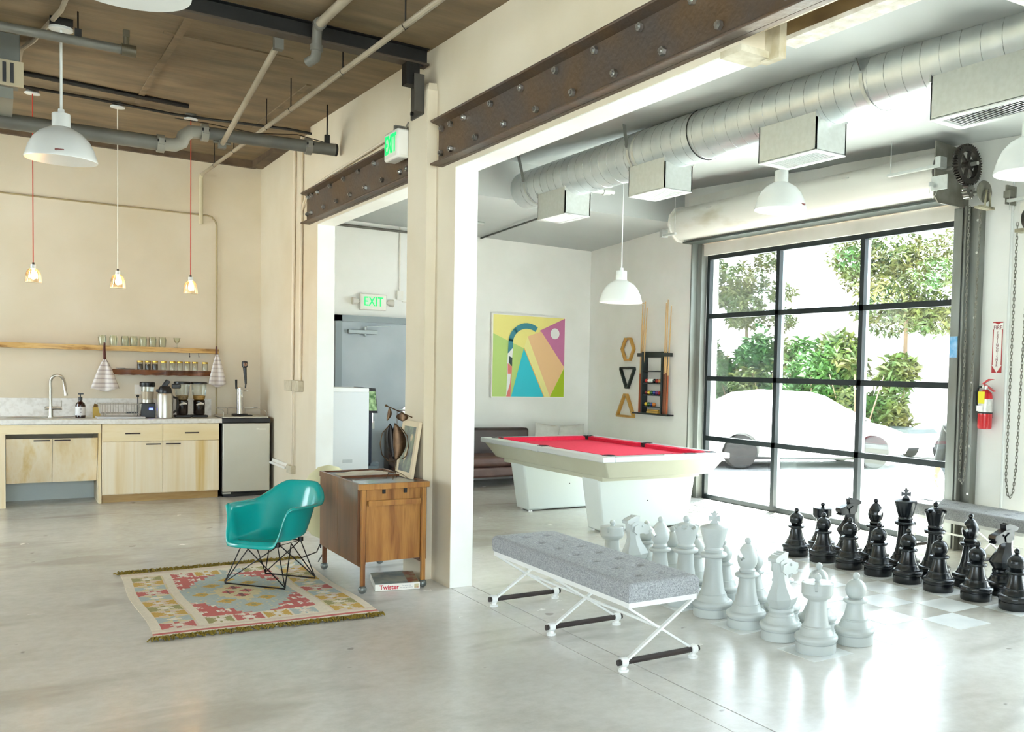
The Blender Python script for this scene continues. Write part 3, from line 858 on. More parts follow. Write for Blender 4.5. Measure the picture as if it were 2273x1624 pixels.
# cue rack
t = thing('cue_rack', 'black wall rack with shelves for cues and balls', 'cue rack', (7.418, 10.88, 1.03))
blk = mat('black stained wood', '#1d2526', .4, col2='#273032', scale=6)
MB().bx(-.11, 0, -.44, .44, 0, .02).build('base_board', blk, t)
MB().bx(-.09, 0, .215, .25, .02, .88).build('side_panel', blk, t)
MB().bx(-.09, 0, -.27, -.235, .02, .88).build('side_panel', blk, t)
MB().bx(-.03, 0, -.235, .215, .80, .88).build('top_board', blk, t)
for s, a, b in ((1, .25, .36), (-1, -.44, -.27)):
    MB().bx(-.09, -.04, a, b, .81, .86).build('cue_holder', blk, t)
for z in (.10, .265, .43, .60):
    MB().bx(-.08, 0, -.235, .215, z, z + .015).build('shelf', blk, t)
balls = ['#c8342f', '#f0efe8', '#f0efe8', '#1b1b1c', '#c0392b', '#d9863a', '#7d2c2c', '#e7c33a', '#39703c', '#28407c', '#6a3470', '#c8342f', '#e7c33a', '#39703c', '#28407c', '#d9863a']
bi = 0
ball_me = {}
ring_name = {0.115: 'lower', .28: 'middle', .445: 'upper'}
for z, row in ((.445, 6), (.28, 6), (.115, 4)):
    for k in range(row):
        c = balls[bi]; bi += 1
        if c not in ball_me: ball_me[c] = MB().sphere((0, 0, .0285), .0285, 16).mesh('pool_ball', mat('ball ' + c, c, .12, coat=.4))
        nm = {'#c8342f': 'red', '#f0efe8': 'white', '#1b1b1c': 'black', '#c0392b': 'dark red', '#d9863a': 'orange', '#7d2c2c': 'maroon', '#e7c33a': 'yellow', '#39703c': 'green', '#28407c': 'blue', '#6a3470': 'purple'}[c]
        o = link('pool_ball', ball_me[c], None, (7.418 - .045, 10.88 + .17 - k * .066, 1.03 + z))
        nm = ('first ' if (c == '#f0efe8' and k == 1) else 'second ' if c == '#f0efe8' else '') + nm
        tag(o, nm + ' pool ball on the %s shelf of the cue rack' % ring_name[z], 'ball', 'pool balls on the cue rack')
tag(MB().bx(-.02, .02, -.15, .13, 0, .025).cyl((0, -.15, .04), (0, .13, .04), .012, 8).build('table_brush', [mat('brush wood', '#d8b355', .45)], None, (7.37, 10.88, 1.052)), 'yellow wooden brush lying at the foot of the cue rack', 'brush')
cue_pale = mat('maple cue shaft', '#d9b47e', .35)
cue_butts = ['#a9542f', '#9c3f26', '#7d4a35', '#8a5a3f']
def cue(k, y, dy, label, butt):
    t_ = thing('pool_cue', label, 'pool cue', (7.418 - .065, y, 1.052), 0, 'pool cues standing in the wall rack')
    H_ = 1.52 + .05 * math.sin(k * 2.1)
    MB().cyl((0, 0, 0), (0, dy * .3, H_ * .36), .014, 10, .011).build('butt', mat('cue butt ' + butt, butt, .3), t_)
    MB().cyl((0, dy * .3, H_ * .36), (.01, dy, H_), .011, 10, .0065).build('shaft', cue_pale, t_)
    MB().cyl((.01, dy, H_), (.01, dy, H_ + .012), .0065, 8).build('tip', white_plastic, t_)
cue(0, 11.20, -.02, 'leftmost pool cue with an orange butt beside the black triangle', cue_butts[0])
cue(1, 11.165, -.05, 'pool cue with a dark red butt second in the left holder', cue_butts[1])
cue(2, 11.135, -.07, 'pool cue with a brown butt touching the left side panel', cue_butts[2])
cue(3, 10.595, .0, 'pool cue with a dark brown butt touching the right side panel', cue_butts[2])
cue(4, 10.555, -.0, 'pool cue with a light brown butt in the middle of the right holder', cue_butts[3])
cue(5, 10.515, -.04, 'outermost pool cue with an orange brown butt nearest the glass wall', cue_butts[0])
tag(MB().cyl((0, .045, 0), (0, -.045, 0), .006, 8).cyl((0, 0, 0), (0, 0, -1.45), .007, 8).build('bridge_stick', cue_pale, None, (7.40, 11.235, 2.60)), 'thin bridge stick with a crosspiece at the left of the cue rack', 'bridge stick')

# ================================================================== POOL TABLE
t = thing('pool_table', 'white vintage pool table with red cloth and metal rails', 'pool table', (5.375, 9.02, 0))
cream = mat('cream enamel', '#bcbba6', .35, col2='#b5b49e', scale=2)
legw = mat('white leg laminate', '#d2d9d6', .35)
rail_m = mat('brushed aluminium rail', '#d9dcdc', .3, .55)
cloth = mat('red pool cloth', '#d8173f', .85, col2='#cf1239', scale=40)
hx, hy = .765, 1.41
ap = MB()
top = [(-hx + .03, -hy + .03), (hx - .03, -hy + .03), (hx - .03, hy - .03), (-hx + .03, hy - .03)]
bot = [(-hx + .14, -hy + .14), (hx - .14, -hy + .14), (hx - .14, hy - .14), (-hx + .14, hy - .14)]
ap.add([(x, y, .755) for x, y in top] + [(x, y, .575) for x, y in bot], [(0, 1, 5, 4), (1, 2, 6, 5), (2, 3, 7, 6), (3, 0, 4, 7), (7, 6, 5, 4), (0, 3, 2, 1)])
ap.build('apron', cream, t, bevel=.012)
MB().bx(-hx + .17, hx - .17, -hy + .30, hy - .30, .53, .58).build('under_frame', cream, t)
RW = .13
pk = MB()
for s in (-1, 1):
    # long rails broken by the middle pockets
    for a, b in ((-hy, -.06), (.06, hy)):
        r_ = MB().bx(min(s * hx, s * (hx - RW)), max(s * hx, s * (hx - RW)), a, b, .745, .80).build('rail', rail_m, t, bevel=.008)
    MB().bx(min(s * hx, s * (hx - .045)), max(s * hx, s * (hx - .045)), -.062, .062, .745, .80).build('rail', rail_m, t)
for s in (-1, 1):
    MB().bx(-hx + RW, hx - RW, min(s * hy, s * (hy - RW)), max(s * hy, s * (hy - RW)), .745, .80).build('rail', rail_m, t, bevel=.008)
MB().bx(-hx + RW - .01, hx - RW + .01, -hy + RW - .01, hy - RW + .01, .735, .758).build('cloth_bed', cloth, t)
cu = .05
for s in (-1, 1):
    for a, b in ((-hy + RW + .075, -.075), (.075, hy - RW - .075)):
        x = s * (hx - RW)
        MB().add([(x, a - .03, .757), (x, b + .03, .757), (x - s * cu, b, .757), (x - s * cu, a, .757), (x, a - .03, .803), (x, b + .03, .803), (x - s * cu, b, .795), (x - s * cu, a, .795)],
                 [(3, 2, 1, 0), (4, 5, 6, 7), (0, 1, 5, 4), (1, 2, 6, 5), (2, 3, 7, 6), (3, 0, 4, 7)]).build('cushion', cloth, t)
    y = s * (hy - RW); a, b = -hx + RW + .075, hx - RW - .075
    MB().add([(a - .03, y, .757), (b + .03, y, .757), (b, y - s * cu, .757), (a, y - s * cu, .757), (a - .03, y, .803), (b + .03, y, .803), (b, y - s * cu, .795), (a, y - s * cu, .795)],
             [(3, 2, 1, 0), (4, 5, 6, 7), (0, 1, 5, 4), (1, 2, 6, 5), (2, 3, 7, 6), (3, 0, 4, 7)]).build('cushion', cloth, t)
rub = mat('pocket rubber', '#1b1f1f', .5)
for x in (-1, 1):
    for y in (-1, 0, 1):
        px, py = x * (hx - RW + (.03 if y == 0 else -.02)), y * (hy - RW - .02)
        n_ = 18
        mb = MB()
        mb.lathe([(.052, .745), (.060, .745), (.070, .803), (.056, .806), (.050, .76)], n_, (px, py, 0))
        mb.build('pocket', rub, t)
for x in (-.05, .22):
    MB().bx(x, x + .13, -hy + .02, -hy + .10, .80, .806).build('score_plate', chrome, t)
    MB().bx(x + .02, x + .11, -hy + .035, -hy + .085, .806, .808).build('score_plate', mat('score dial', '#39424a', .3), t)
for s, y0 in ((-1, -1.02), (1, .62)):
    lg = MB()
    a, b = y0, y0 + .30
    lg.add([(-.52, a, .012), (.52, a, .012), (.52, b, .012), (-.52, b, .012), (-.60, a - .02, .55), (.60, a - .02, .55), (.60, b + .02, .55), (-.60, b + .02, .55)],
           [(3, 2, 1, 0), (4, 5, 6, 7), (0, 1, 5, 4), (1, 2, 6, 5), (2, 3, 7, 6), (3, 0, 4, 7)])
    L_ = lg.build('leg', legw, t, bevel=.02)
    MB().cyl((0, a - .012, .30), (0, a - .016, .30), .006, 8).build('screw', dark_steel, L_)
    for x in (-.47, .47):
        for y in (a + .05, b - .05):
            MB().cyl((x, y, 0), (x, y, .02), .025, 12).build('foot', chrome, L_)

# ================================================================== SOFA
t = thing('sofa', 'brown leather sofa with rounded seat against the back wall', 'sofa', (5.25, 12.3, 0))
lea = mat('brown leather', '#5a4038', .42, col2='#6d4f45', scale=5, bump=.08, bscale=25)
leab = mat('dark brown leather', '#33231f', .45, col2='#3d2b26', scale=5)
MB().bx(-1.05, 1.0, .12, .36, .14, .77).build('backrest', leab, t, bevel=.04, seg=4)
MB().bx(-1.05, 1.0, -.42, .20, .27, .42).build('seat_cushion', lea, t, bevel=.06, seg=5)
MB().bx(-1.03, .98, -.40, .20, .13, .27).build('base', lea, t, bevel=.03, seg=4)
for x in (-.9, .85):
    for y in (-.3, .28): MB().cyl((x, y, 0), (x, y, .14), .025, 10).build('leg', dark_steel, t)
pc = mat('grey white pillow fabric', '#d9d8d2', .9, col2='#cfcec7', scale=12)
def pillow(loc, rot, w, h, d, label):
    mb = MB()
    n_ = 10
    vs, fs = [], []
    for s in (1, -1):
        for i in range(n_ + 1):
            for j in range(n_ + 1):
                u, v = -1 + 2 * i / n_, -1 + 2 * j / n_
                b = (1 - abs(u) ** 2.4) * (1 - abs(v) ** 2.4)
                k = 1 - .10 * (1 - abs(u)) * abs(v) ** 2 - .0
                vs.append((u * w / 2 * (1 - .07 * (1 - v * v)), s * d / 2 * b ** .6, v * h / 2 * (1 - .07 * (1 - u * u))))
    for s in range(2):
        o_ = s * (n_ + 1) ** 2
        for i in range(n_):
            for j in range(n_):
                fs.append((o_ + i * (n_ + 1) + j, o_ + (i + 1) * (n_ + 1) + j, o_ + (i + 1) * (n_ + 1) + j + 1, o_ + i * (n_ + 1) + j + 1))
    mb.add(vs, fs)
    return tag(mb.build('pillow', pc, None, loc, rot, smooth=70), label, 'pillow')
t2 = thing('side_chest', 'long low white chest behind the pool table next to the sofa', 'chest', (6.80, 12.48, 0))
MB().bx(-.48, .55, -.22, .24, .04, .60).build('body', white_enamel, t2, bevel=.01)
MB().bx(-.46, .03, -.232, -.22, .08, .56).build('door', white_enamel, t2)
MB().bx(.05, .53, -.232, -.22, .08, .56).build('door', white_enamel, t2)
pillow((6.56, 12.45, .70), (R(-12), R(8), 0), .42, .24, .14, 'pale pillow lying on the white chest beside the sofa')
pillow((6.98, 12.50, .69), (R(-12), R(-4), 0), .50, .22, .14, 'flat pale pillow on the white chest near the room corner')
# ================================================================== GIANT CHESS SET
wp = mat('white chess plastic', '#bcc1be', .38, col2='#b7bcb9', scale=3)
bp = mat('black chess plastic', '#101519', .24, spec=.6, col2='#161c21', scale=4)
def arc(cx_, cz, r, a0, a1, n_=7):
    return [(cx_ + r * math.cos(R(a0 + (a1 - a0) * i / n_)), cz + r * math.sin(R(a0 + (a1 - a0) * i / n_))) for i in range(n_ + 1)]
def basep(k=1.0):
    return [(.112 * k, 0), (.114 * k, .006), (.114 * k, .055), (.108 * k, .058), (.108 * k, .063), (.117 * k, .066)] + arc(.106 * k, .083, .0175 * k, -50, 75, 5) + \
           [(.100 * k, .104), (.088 * k, .122), (.083 * k, .142), (.079 * k, .145), (.079 * k, .150)]
def finial(z, k=1):
    return [(.019 * k, z - .028), (.013 * k, z - .018)] + arc(0, z, .0215 * k, -50, 89, 7) + [(1e-5, z + .0215 * k)]
def ballp(c, r, a0, a1): return arc(0, c, r, a0, a1, 12)
pawn_p = basep() + [(.074, .152), (.062, .185), (.052, .232), (.050, .246), (.062, .250)] + arc(.062, .259, .012, -80, 85, 5) + [(.048, .272)] + ballp(.325, .064, -52, 72) + finial(.408)
rook_p = basep(1.05) + [(.076, .156), (.068, .19), (.058, .25), (.055, .30), (.058, .305), (.080, .318), (.088, .33), (.090, .338), (.094, .34), (.094, .402), (.090, .406), (.05, .408), (.03, .410)] + finial(.435)
king_p = basep(1.12) + [(.082, .16), (.072, .20), (.060, .30), (.056, .37), (.058, .385), (.075, .39)] + arc(.075, .405, .016, -85, 85, 5) + [(.058, .424), (.062, .432), (.066, .442), (.060, .448), (.058, .458), (.062, .466), (.072, .50), (.094, .582), (.094, .590), (.080, .597), (.045, .606), (.032, .612), (1e-5, .612)]
queen_p = basep(1.10) + [(.080, .16), (.070, .20), (.058, .29), (.055, .345), (.057, .36), (.073, .365)] + arc(.073, .379, .015, -85, 85, 5) + [(.056, .396), (.060, .404), (.064, .413), (.058, .42), (.056, .43), (.062, .45), (.076, .50), (.090, .545), (.088, .553), (.078, .556), (.04, .57), (.026, .574)] + finial(.598, 1.1)
bish_p = basep(1.06) + [(.076, .16), (.066, .20), (.054, .275), (.052, .305), (.054, .315), (.066, .319)] + arc(.066, .331, .013, -85, 85, 5) + [(.048, .347), (.052, .354), (.054, .362), (.048, .368), (.046, .376), (.058, .395), (.066, .42), (.067, .442), (.060, .472), (.045, .502), (.030, .522), (.020, .530)] + finial(.549)
def pawn_me(m): return MB().lathe(pawn_p, 30).mesh('pawn', m)
def rook_me(m):
    me = MB().lathe(rook_p, 32).mesh('rook', m)
    cut = MB()
    for a in range(4):
        t_ = PI / 4 + a * PI / 2
        cut.box((.094 * math.cos(t_), .094 * math.sin(t_), .392), (.03, .014, .05), (0, 0, t_))
    return bool_cut(me, cut.mesh('c', m), 'rook')
def king_me(m):
    mb = MB().lathe(king_p, 32)
    # flared cross
    mb.prism([(-.020, .608), (.020, .608), (.030, .612), (.022, .628), (.012, .632), (.012, .636), (.040, .628), (.040, .668), (.012, .660), (.012, .664), (.026, .684), (-.026, .684), (-.012, .664), (-.012, .660), (-.040, .668), (-.040, .628), (-.012, .636), (-.012, .632), (-.022, .628), (-.030, .612)], 'x', -.014, .014)
    mb.sphere((0, 0, .688), .012, 10)
    return mb.mesh('king', m)
def queen_me(m):
    me = MB().lathe(queen_p, 36).mesh('queen', m)
    cut = MB()
    for a in range(8):
        t_ = a * PI / 4
        cut.cyl((.060 * math.cos(t_), .060 * math.sin(t_), .560), (.12 * math.cos(t_), .12 * math.sin(t_), .552), .022, 12)
    return bool_cut(me, cut.mesh('c', m), 'queen')
def bishop_me(m):
    me = MB().lathe(bish_p, 32).mesh('bishop', m)
    cut = MB().box((.058, 0, .475), (.10, .3, .026), (0, R(-52), 0))
    return bool_cut(me, cut.mesh('c', m), 'bishop')
def knight_me(m):
    mb = MB().lathe(basep(1.06) + [(.078, .16), (.082, .175), (.078, .19), (.0001, .195)], 30)
    lv = [(.185, -.066, .066, .060), (.215, -.088, .088, .076), (.25, -.103, .106, .083), (.29, -.095, .088, .066), (.33, -.078, .060, .050), (.37, -.068, .042, .042), (.41, -.074, .040, .040), (.45, -.078, .045, .038), (.485, -.070, .030, .030)]
    vs, fs = [], []
    for z, b, f, w in lv:
        vs += [(b, -w * .45, z), ((b + f) * .5 - .02, -w, z), (f - .02, -w * .8, z), (f, -w * .25, z), (f, w * .25, z), (f - .02, w * .8, z), ((b + f) * .5 - .02, w, z), (b, w * .45, z)]
    for i in range(len(lv) - 1):
        for j in range(8):
            fs.append((i * 8 + j, i * 8 + (j + 1) % 8, (i + 1) * 8 + (j + 1) % 8, (i + 1) * 8 + j))
    k = (len(lv) - 1) * 8
    fs.append(tuple(range(k, k + 8))); fs.append(tuple(range(7, -1, -1)))
    mb.add(vs, fs)
    # head: skull, muzzle with mouth cut, ears and mane block
    mb.prism([(-.03, .40), (.06, .395), (.085, .385), (.118, .388), (.122, .402), (.10, .408), (.122, .412), (.130, .43), (.124, .452), (.085, .462), (.03, .488), (-.03, .492), (-.07, .48), (-.06, .42)], 'y', -.036, .036)
    mb.prism([(-.015, .475), (.012, .485), (.02, .53), (-.02, .534), (-.085, .518), (-.115, .505), (-.11, .485), (-.06, .47)], 'y', -.030, .030)
    for i in range(3):
        mb.prism([(-.02 - i * .03, .532 - i * .007), (-.008 - i * .03, .532 - i * .007), (-.008 - i * .03, .538 - i * .008), (-.02 - i * .03, .538 - i * .008)], 'y', -.031, .031)
    for s in (-1, 1):
        mb.sphere((.045, s * .036, .452), .010, 8)
        mb.prism([(-.055, .42), (-.02, .395), (.02, .40), (.03, .44), (-.01, .47), (-.05, .46)], 'y', min(s * .03, s * .046), max(s * .03, s * .046))
    return mb.mesh('knight', m, 25)
makers = dict(pawn=pawn_me, rook=rook_me, knight=knight_me, bishop=bishop_me, queen=queen_me, king=king_me)
def sq_pos(i, j): return (BX0 + (i + .5) * SQ, BY0 + (j + .5) * SQ, .0015)
white_back = ['rook', 'knight', 'bishop', 'king', 'queen', 'bishop', 'knight', 'rook']
black_back = ['rook', 'knight', 'bishop', 'queen', 'king', 'bishop', 'knight', 'rook']
for colour, m_, bi_, pi_, order, face in (('white', wp, 0, 1, white_back, 0), ('black', bp, 7, 6, black_back, PI)):
    cache = {k: f(m_) for k, f in makers.items()}
    seen = {}
    for j in range(8):
        k = order[j]
        p = sq_pos(bi_, j)
        jit = ((random.random() - .5) * .02, (random.random() - .5) * .02)
        if colour == 'white':
            where = {'rook': ('at the corner of the board farthest from the pool table', 'at the board corner nearest the pool table'),
                     'knight': ('between the king side rook and bishop', 'beside the rook nearest the pool table'),
                     'bishop': ('between the white king and a knight', 'between the white queen and a knight'),
                     'king': ('with a cross on top',) * 2, 'queen': ('with a scalloped crown',) * 2}
        else:
            where = {'rook': ('at the board corner farthest from the pool table', 'at the board corner nearest the pool table'),
                     'knight': ('standing by the grey bench', 'in front of the glass wall near the corner rook'),
                     'bishop': ('between the black queen and a knight', 'between the black king and a knight'),
                     'king': ('with a cross on top',) * 2, 'queen': ('with a scalloped crown',) * 2}
        s = where[k][seen.get(k, 0)]; seen[k] = 1
        rot = face + random.uniform(-.12, .12)
        if k == 'bishop': rot = R(132) if j == 2 else R(-48)
        if k == 'bishop' and colour == 'white': rot = R(140)
        if k == 'king': rot = .75
        if k == 'knight' and colour == 'white': rot = .25
        if k == 'knight' and colour == 'black': rot = PI - .15
        tag(link(colour + '_' + k, cache[k], None, (p[0] + jit[0], p[1] + jit[1], p[2]), (0, 0, rot)),
            'giant %s plastic chess %s %s' % (colour, k, s), 'chess piece', colour + ' chess pieces')
    for j in range(8):
        p = sq_pos(pi_, j)
        jit = ((random.random() - .5) * .03, (random.random() - .5) * .03)
        s = {'rook': 'the corner rook', 'knight': 'the knight', 'bishop': 'the bishop', 'king': 'the king', 'queen': 'the queen'}[order[j]]
        side = ' on the pool table side' if j >= 5 else ' on the near bench side' if j < 3 else ''
        if j < 3: side = ' far from the pool table'
        tag(link(colour + '_pawn', cache['pawn'], None, (p[0] + jit[0], p[1] + jit[1], p[2])),
            'giant %s plastic chess pawn in front of %s%s' % (colour, s, side), 'chess piece', colour + ' chess pieces')

# ================================================================== BENCHES
def tweed():
    m = bpy.data.materials.new('grey tweed')
    m.use_nodes = True
    nt = m.node_tree; n = nt.nodes; l = nt.links
    b = n['Principled BSDF']; b.inputs['Roughness'].default_value = .95
    tc = n.new('ShaderNodeTexCoord'); fac = []
    for st in ((700, 110, 110), (110, 700, 110), (110, 110, 700)):
        mp = n.new('ShaderNodeMapping'); mp.inputs['Scale'].default_value = st
        z = n.new('ShaderNodeTexNoise'); z.inputs['Scale'].default_value = 1; z.inputs['Detail'].default_value = 2
        l.new(tc.outputs['Object'], mp.inputs['Vector']); l.new(mp.outputs[0], z.inputs['Vector']); fac.append(z.outputs['Fac'])
    a = n.new('ShaderNodeMath'); a.operation = 'ADD'; l.new(fac[0], a.inputs[0]); l.new(fac[1], a.inputs[1])
    c = n.new('ShaderNodeMath'); c.operation = 'ADD'; l.new(a.outputs[0], c.inputs[0]); l.new(fac[2], c.inputs[1])
    r = n.new('ShaderNodeValToRGB')
    d = n.new('ShaderNodeMath'); d.operation = 'DIVIDE'; d.inputs[1].default_value = 3; l.new(c.outputs[0], d.inputs[0])
    e = r.color_ramp.elements
    e[0].position, e[0].color = .36, lin('#6a6c70'); e[1].position, e[1].color = .64, lin('#c0c1c1')
    l.new(d.outputs[0], r.inputs[0]); l.new(r.outputs[0], b.inputs['Base Color'])
    bn = n.new('ShaderNodeBump'); bn.inputs['Strength'].default_value = .35; bn.inputs['Distance'].default_value = .003
    l.new(d.outputs[0], bn.inputs['Height']); l.new(bn.outputs[0], b.inputs['Normal'])
    return m
tw = tweed()
bench_white = mat('white bench metal', '#e8e8e4', .35)
dark_wood = mat('dark foot bar', '#2c2524', .45, col2='#3a302d', scale=9, stretch=(1, 1, 1))
def cushion_mesh(W_, L_, H_):
    nx, ny = 44, 150
    btn = [(sx * W_ * .17, -L_ / 2 + L_ * (k + .75) / 7.5) for sx in (-1, 1) for k in range(7)]
    vs, fs = [], []
    def rd(u, h):   # rounding towards the border
        return min(1, (h - abs(u)) / .03)
    for i in range(nx + 1):
        for j in range(ny + 1):
            x, y = -W_ / 2 + W_ * i / nx, -L_ / 2 + L_ * j / ny
            a, b = max(0, rd(x, W_ / 2)), max(0, rd(y, L_ / 2))
            z = H_ - .016 * (1 - math.sqrt(max(0, 1 - (1 - a) ** 2))) - .016 * (1 - math.sqrt(max(0, 1 - (1 - b) ** 2)))
            for bx_, by_ in btn:
                d2 = (x - bx_) ** 2 + (y - by_) ** 2
                z -= .022 * math.exp(-d2 / .0005)
            vs.append((x, y, z))
    for i in range(nx):
        for j in range(ny):
            fs.append((i * (ny + 1) + j, (i + 1) * (ny + 1) + j, (i + 1) * (ny + 1) + j + 1, i * (ny + 1) + j + 1))
    mb = MB(); mb.add(vs, fs)
    top = [i * (ny + 1) for i in range(nx + 1)] + [nx * (ny + 1) + j for j in range(1, ny + 1)] + [i * (ny + 1) + ny for i in range(nx - 1, -1, -1)] + [j for j in range(ny - 1, 0, -1)]
    ring_ = [vs[i] for i in top]
    n_ = len(ring_)
    low = [(x * .985, y * .995, 0) for x, y, z in ring_]
    mb.add(ring_ + low, [(i, (i + 1) % n_, n_ + (i + 1) % n_, n_ + i) for i in range(n_)] + [tuple(range(n_, 2 * n_))])
    return mb, btn
def bench(loc, L_, label, rz=0):
    W_ = .47
    t_ = thing('bench', label, 'bench', loc, rz, 'grey tufted benches')
    mb, btn = cushion_mesh(W_, L_, .105)
    c = mb.build('cushion', tw, t_, (0, 0, .375), smooth=50)
    for bx_, by_ in btn:
        MB().sphere((bx_, by_, .0835), .011, 8, .5).build('button', mat('tuft button', '#2d2e30', .9), c)
    MB().bx(-W_ / 2 + .01, W_ / 2 - .01, -L_ / 2 + .01, L_ / 2 - .01, .345, .375).build('seat_frame', bench_white, t_)
    for y in (-L_ / 2 + .04, 0, L_ / 2 - .04):
        MB().bar((-.235, y - .008, .05), (.225, y - .008, .35), .024, .012).build('leg', bench_white, t_)
        MB().bar((.235, y + .008, .05), (-.225, y + .008, .35), .024, .012).build('leg', bench_white, t_)
        MB().cyl((-.27, y, .05), (.27, y, .05), .017, 12).build('foot_bar', dark_wood, t_)
        for s in (-1, 1):
            MB().cyl((s * .215, y, .05), (s * .252, y, .05), .026, 14).cyl((s * .233, y, .03), (s * .233, y, .012), .017, 12).cyl((s * .233, y, .012), (s * .233, y, 0), .028, 14).build('foot', bench_white, t_)
    MB().cyl((0, -L_ / 2 + .04, .205), (0, L_ / 2 - .04, .205), .009, 10).build('stretcher', bench_white, t_)
    return t_
bench((2.935, 5.03, 0), 1.72, 'grey tufted bench standing between the pilaster and the white chess pieces')
bench((7.0, 5.02, 0), 1.72, 'grey tufted bench against the wall below the fire extinguisher', R(-3))
# ================================================================== KITCHEN
def wood(name, stops, scale=1.6, stretch=(6, 6, .45), rough=.42):
    m = bpy.data.materials.new(name)
    m.use_nodes = True
    nt = m.node_tree; n = nt.nodes; l = nt.links
    b = n['Principled BSDF']; b.inputs['Roughness'].default_value = rough
    tc = n.new('ShaderNodeTexCoord'); mp = n.new('ShaderNodeMapping'); mp.inputs['Scale'].default_value = stretch
    l.new(tc.outputs['Object'], mp.inputs['Vector'])
    z = n.new('ShaderNodeTexNoise'); z.inputs['Scale'].default_value = scale; z.inputs['Detail'].default_value = 3; z.inputs['Distortion'].default_value = .3
    l.new(mp.outputs[0], z.inputs['Vector'])
    z2 = n.new('ShaderNodeTexNoise'); z2.inputs['Scale'].default_value = scale * 9; z2.inputs['Detail'].default_value = 3
    l.new(mp.outputs[0], z2.inputs['Vector'])
    r = n.new('ShaderNodeValToRGB'); e = r.color_ramp.elements
    e[0].position, e[0].color = stops[0][0], lin(stops[0][1]); e[1].position, e[1].color = stops[-1][0], lin(stops[-1][1])
    for p, c in stops[1:-1]: e.new(p).color = lin(c)
    mx = n.new('ShaderNodeMath'); mx.operation = 'MULTIPLY_ADD'; mx.inputs[1].default_value = .22; l.new(z2.outputs['Fac'], mx.inputs[0])
    sb = n.new('ShaderNodeMath'); sb.operation = 'ADD'; sb.inputs[1].default_value = -.11; l.new(z.outputs['Fac'], sb.inputs[0]); l.new(sb.outputs[0], mx.inputs[2])
    l.new(mx.outputs[0], r.inputs[0]); l.new(r.outputs[0], b.inputs['Base Color'])
    return m
maple = wood('pale maple veneer', [(.30, '#e0c48e'), (.42, '#ecd9b4'), (.55, '#f1e3c8'), (.66, '#e6cf9e'), (.75, '#d9b873')], 1.0, (4, 4, .16))
maple_h = wood('pale maple veneer, horizontal', [(.35, '#ead4a2'), (.6, '#f0deb6'), (.75, '#dfc386')], stretch=(.5, 6, 6))
toe_wood = wood('brown toe board', [(.35, '#c9ab72'), (.6, '#b08a4e')], stretch=(.6, 6, 6))
live_pale = wood('live edge pale wood', [(.3, '#8e6736'), (.42, '#c69c5c'), (.6, '#d9b575'), (.72, '#a67d40')], 2.2, (1.2, 6, 9))
live_dark = wood('live edge dark wood', [(.3, '#4f2c17'), (.5, '#7d4a26'), (.7, '#63371b')], 2.2, (1.2, 6, 9))
stone = mat('speckled stone', '#e4e1da', .32, col2='#cfcac0', scale=24, detail=8, lo=.45, hi=.7)
pull_m = mat('bronze pull', '#2c1e18', .4, .5)
FY = 12.28      # plane of the cabinet fronts

def pull(parent, x0, x1, y, z):
    MB().bx(x0, x1, y - .034, y - .022, z - .007, z + .007).bx(x0 + .01, x0 + .018, y - .024, y, z - .004, z + .004).bx(x1 - .018, x1 - .01, y - .024, y, z - .004, z + .004).build('handle', pull_m, parent)

t = thing('sink_cabinet', 'open maple sink cabinet with two slanted doors', 'cabinet', (.48, FY, 0))
MB().bx(-.50, -.41, 0, .70, 0, .89).build('side_panel', maple, t)
MB().bx(.425, .452, 0, .70, 0, .89).build('side_panel', maple, t)
MB().bx(-.46, .45, -.02, .0, .787, .885).build('top_rail', maple_h, t)
MB().bx(-.46, .45, .60, .62, 0, .6).build('back_panel', mat('pale blue back panel', '#c4cdcb', .6), t)
for x0, x1, hx0 in ((-.405, .002, -.165), (.006, .42, .02)):
    d = MB().add([(x0, .015, .735), (x1, .015, .735), (x1, .20, .24), (x0, .20, .24), (x0, .035, .735), (x1, .035, .735), (x1, .22, .24), (x0, .22, .24)],
                 [(3, 2, 1, 0), (4, 5, 6, 7), (0, 1, 5, 4), (1, 2, 6, 5), (2, 3, 7, 6), (3, 0, 4, 7)]).build('door', maple, t)
    pull(d, hx0, hx0 + .145, .022, .715)
t = thing('sink', 'double steel sink let into the stone worktop', 'sink', (.48, FY + .35, .93))
st = mat('sink steel', '#c9c8c3', .3, .8)
for cx_ in (-.22, .20):
    MB().lathe([(.195, .010), (.20, .014), (.185, .016), (.178, .008), (.16, -.13), (.10, -.165), (1e-4, -.168)], 30, (cx_, 0, 0), sy=.92).build('basin', st, t)
t = thing('base_cabinet', 'maple base cabinet with two drawers and two doors', 'cabinet', (1.53, FY, 0))
MB().bx(-.592, .588, 0, .70, .09, .89).build('body', maple, t)
MB().bx(-.592, .588, .06, .70, 0, .10).build('toe_board', toe_wood, t)
for k, (x0, x1) in enumerate(((-.590, -.002), (.002, .586))):
    d = MB().bx(x0, x1, -.02, 0, .692, .882).build('drawer', maple_h, t, bevel=.002)
    hx0 = -.373 if k == 0 else .222
    pull(d, hx0, hx0 + .147, -.02, .781)
    d = MB().bx(x0, x1, -.02, 0, .10, .686).build('door', maple, t, bevel=.002)
    hx0 = -.17 if k == 0 else .028
    pull(d, hx0, hx0 + .15, -.02, .657)
t = thing('worktop', 'speckled stone worktop with a low backsplash', 'worktop', (1.06, FY, .89))
wt = MB().bx(-1.3, 1.09, -.035, .715, 0, .052).mesh('slab_top', stone)
ct = MB()
for cx_ in (.48 - .22 - 1.06, .48 + .20 - 1.06): ct.lathe([(.19, -.2), (.19, .2)], 30, (cx_, .35, 0), sy=.92)
link('slab_top', bool_cut(wt, ct.mesh('c', stone), 'slab_top'), t, bevel=.003)
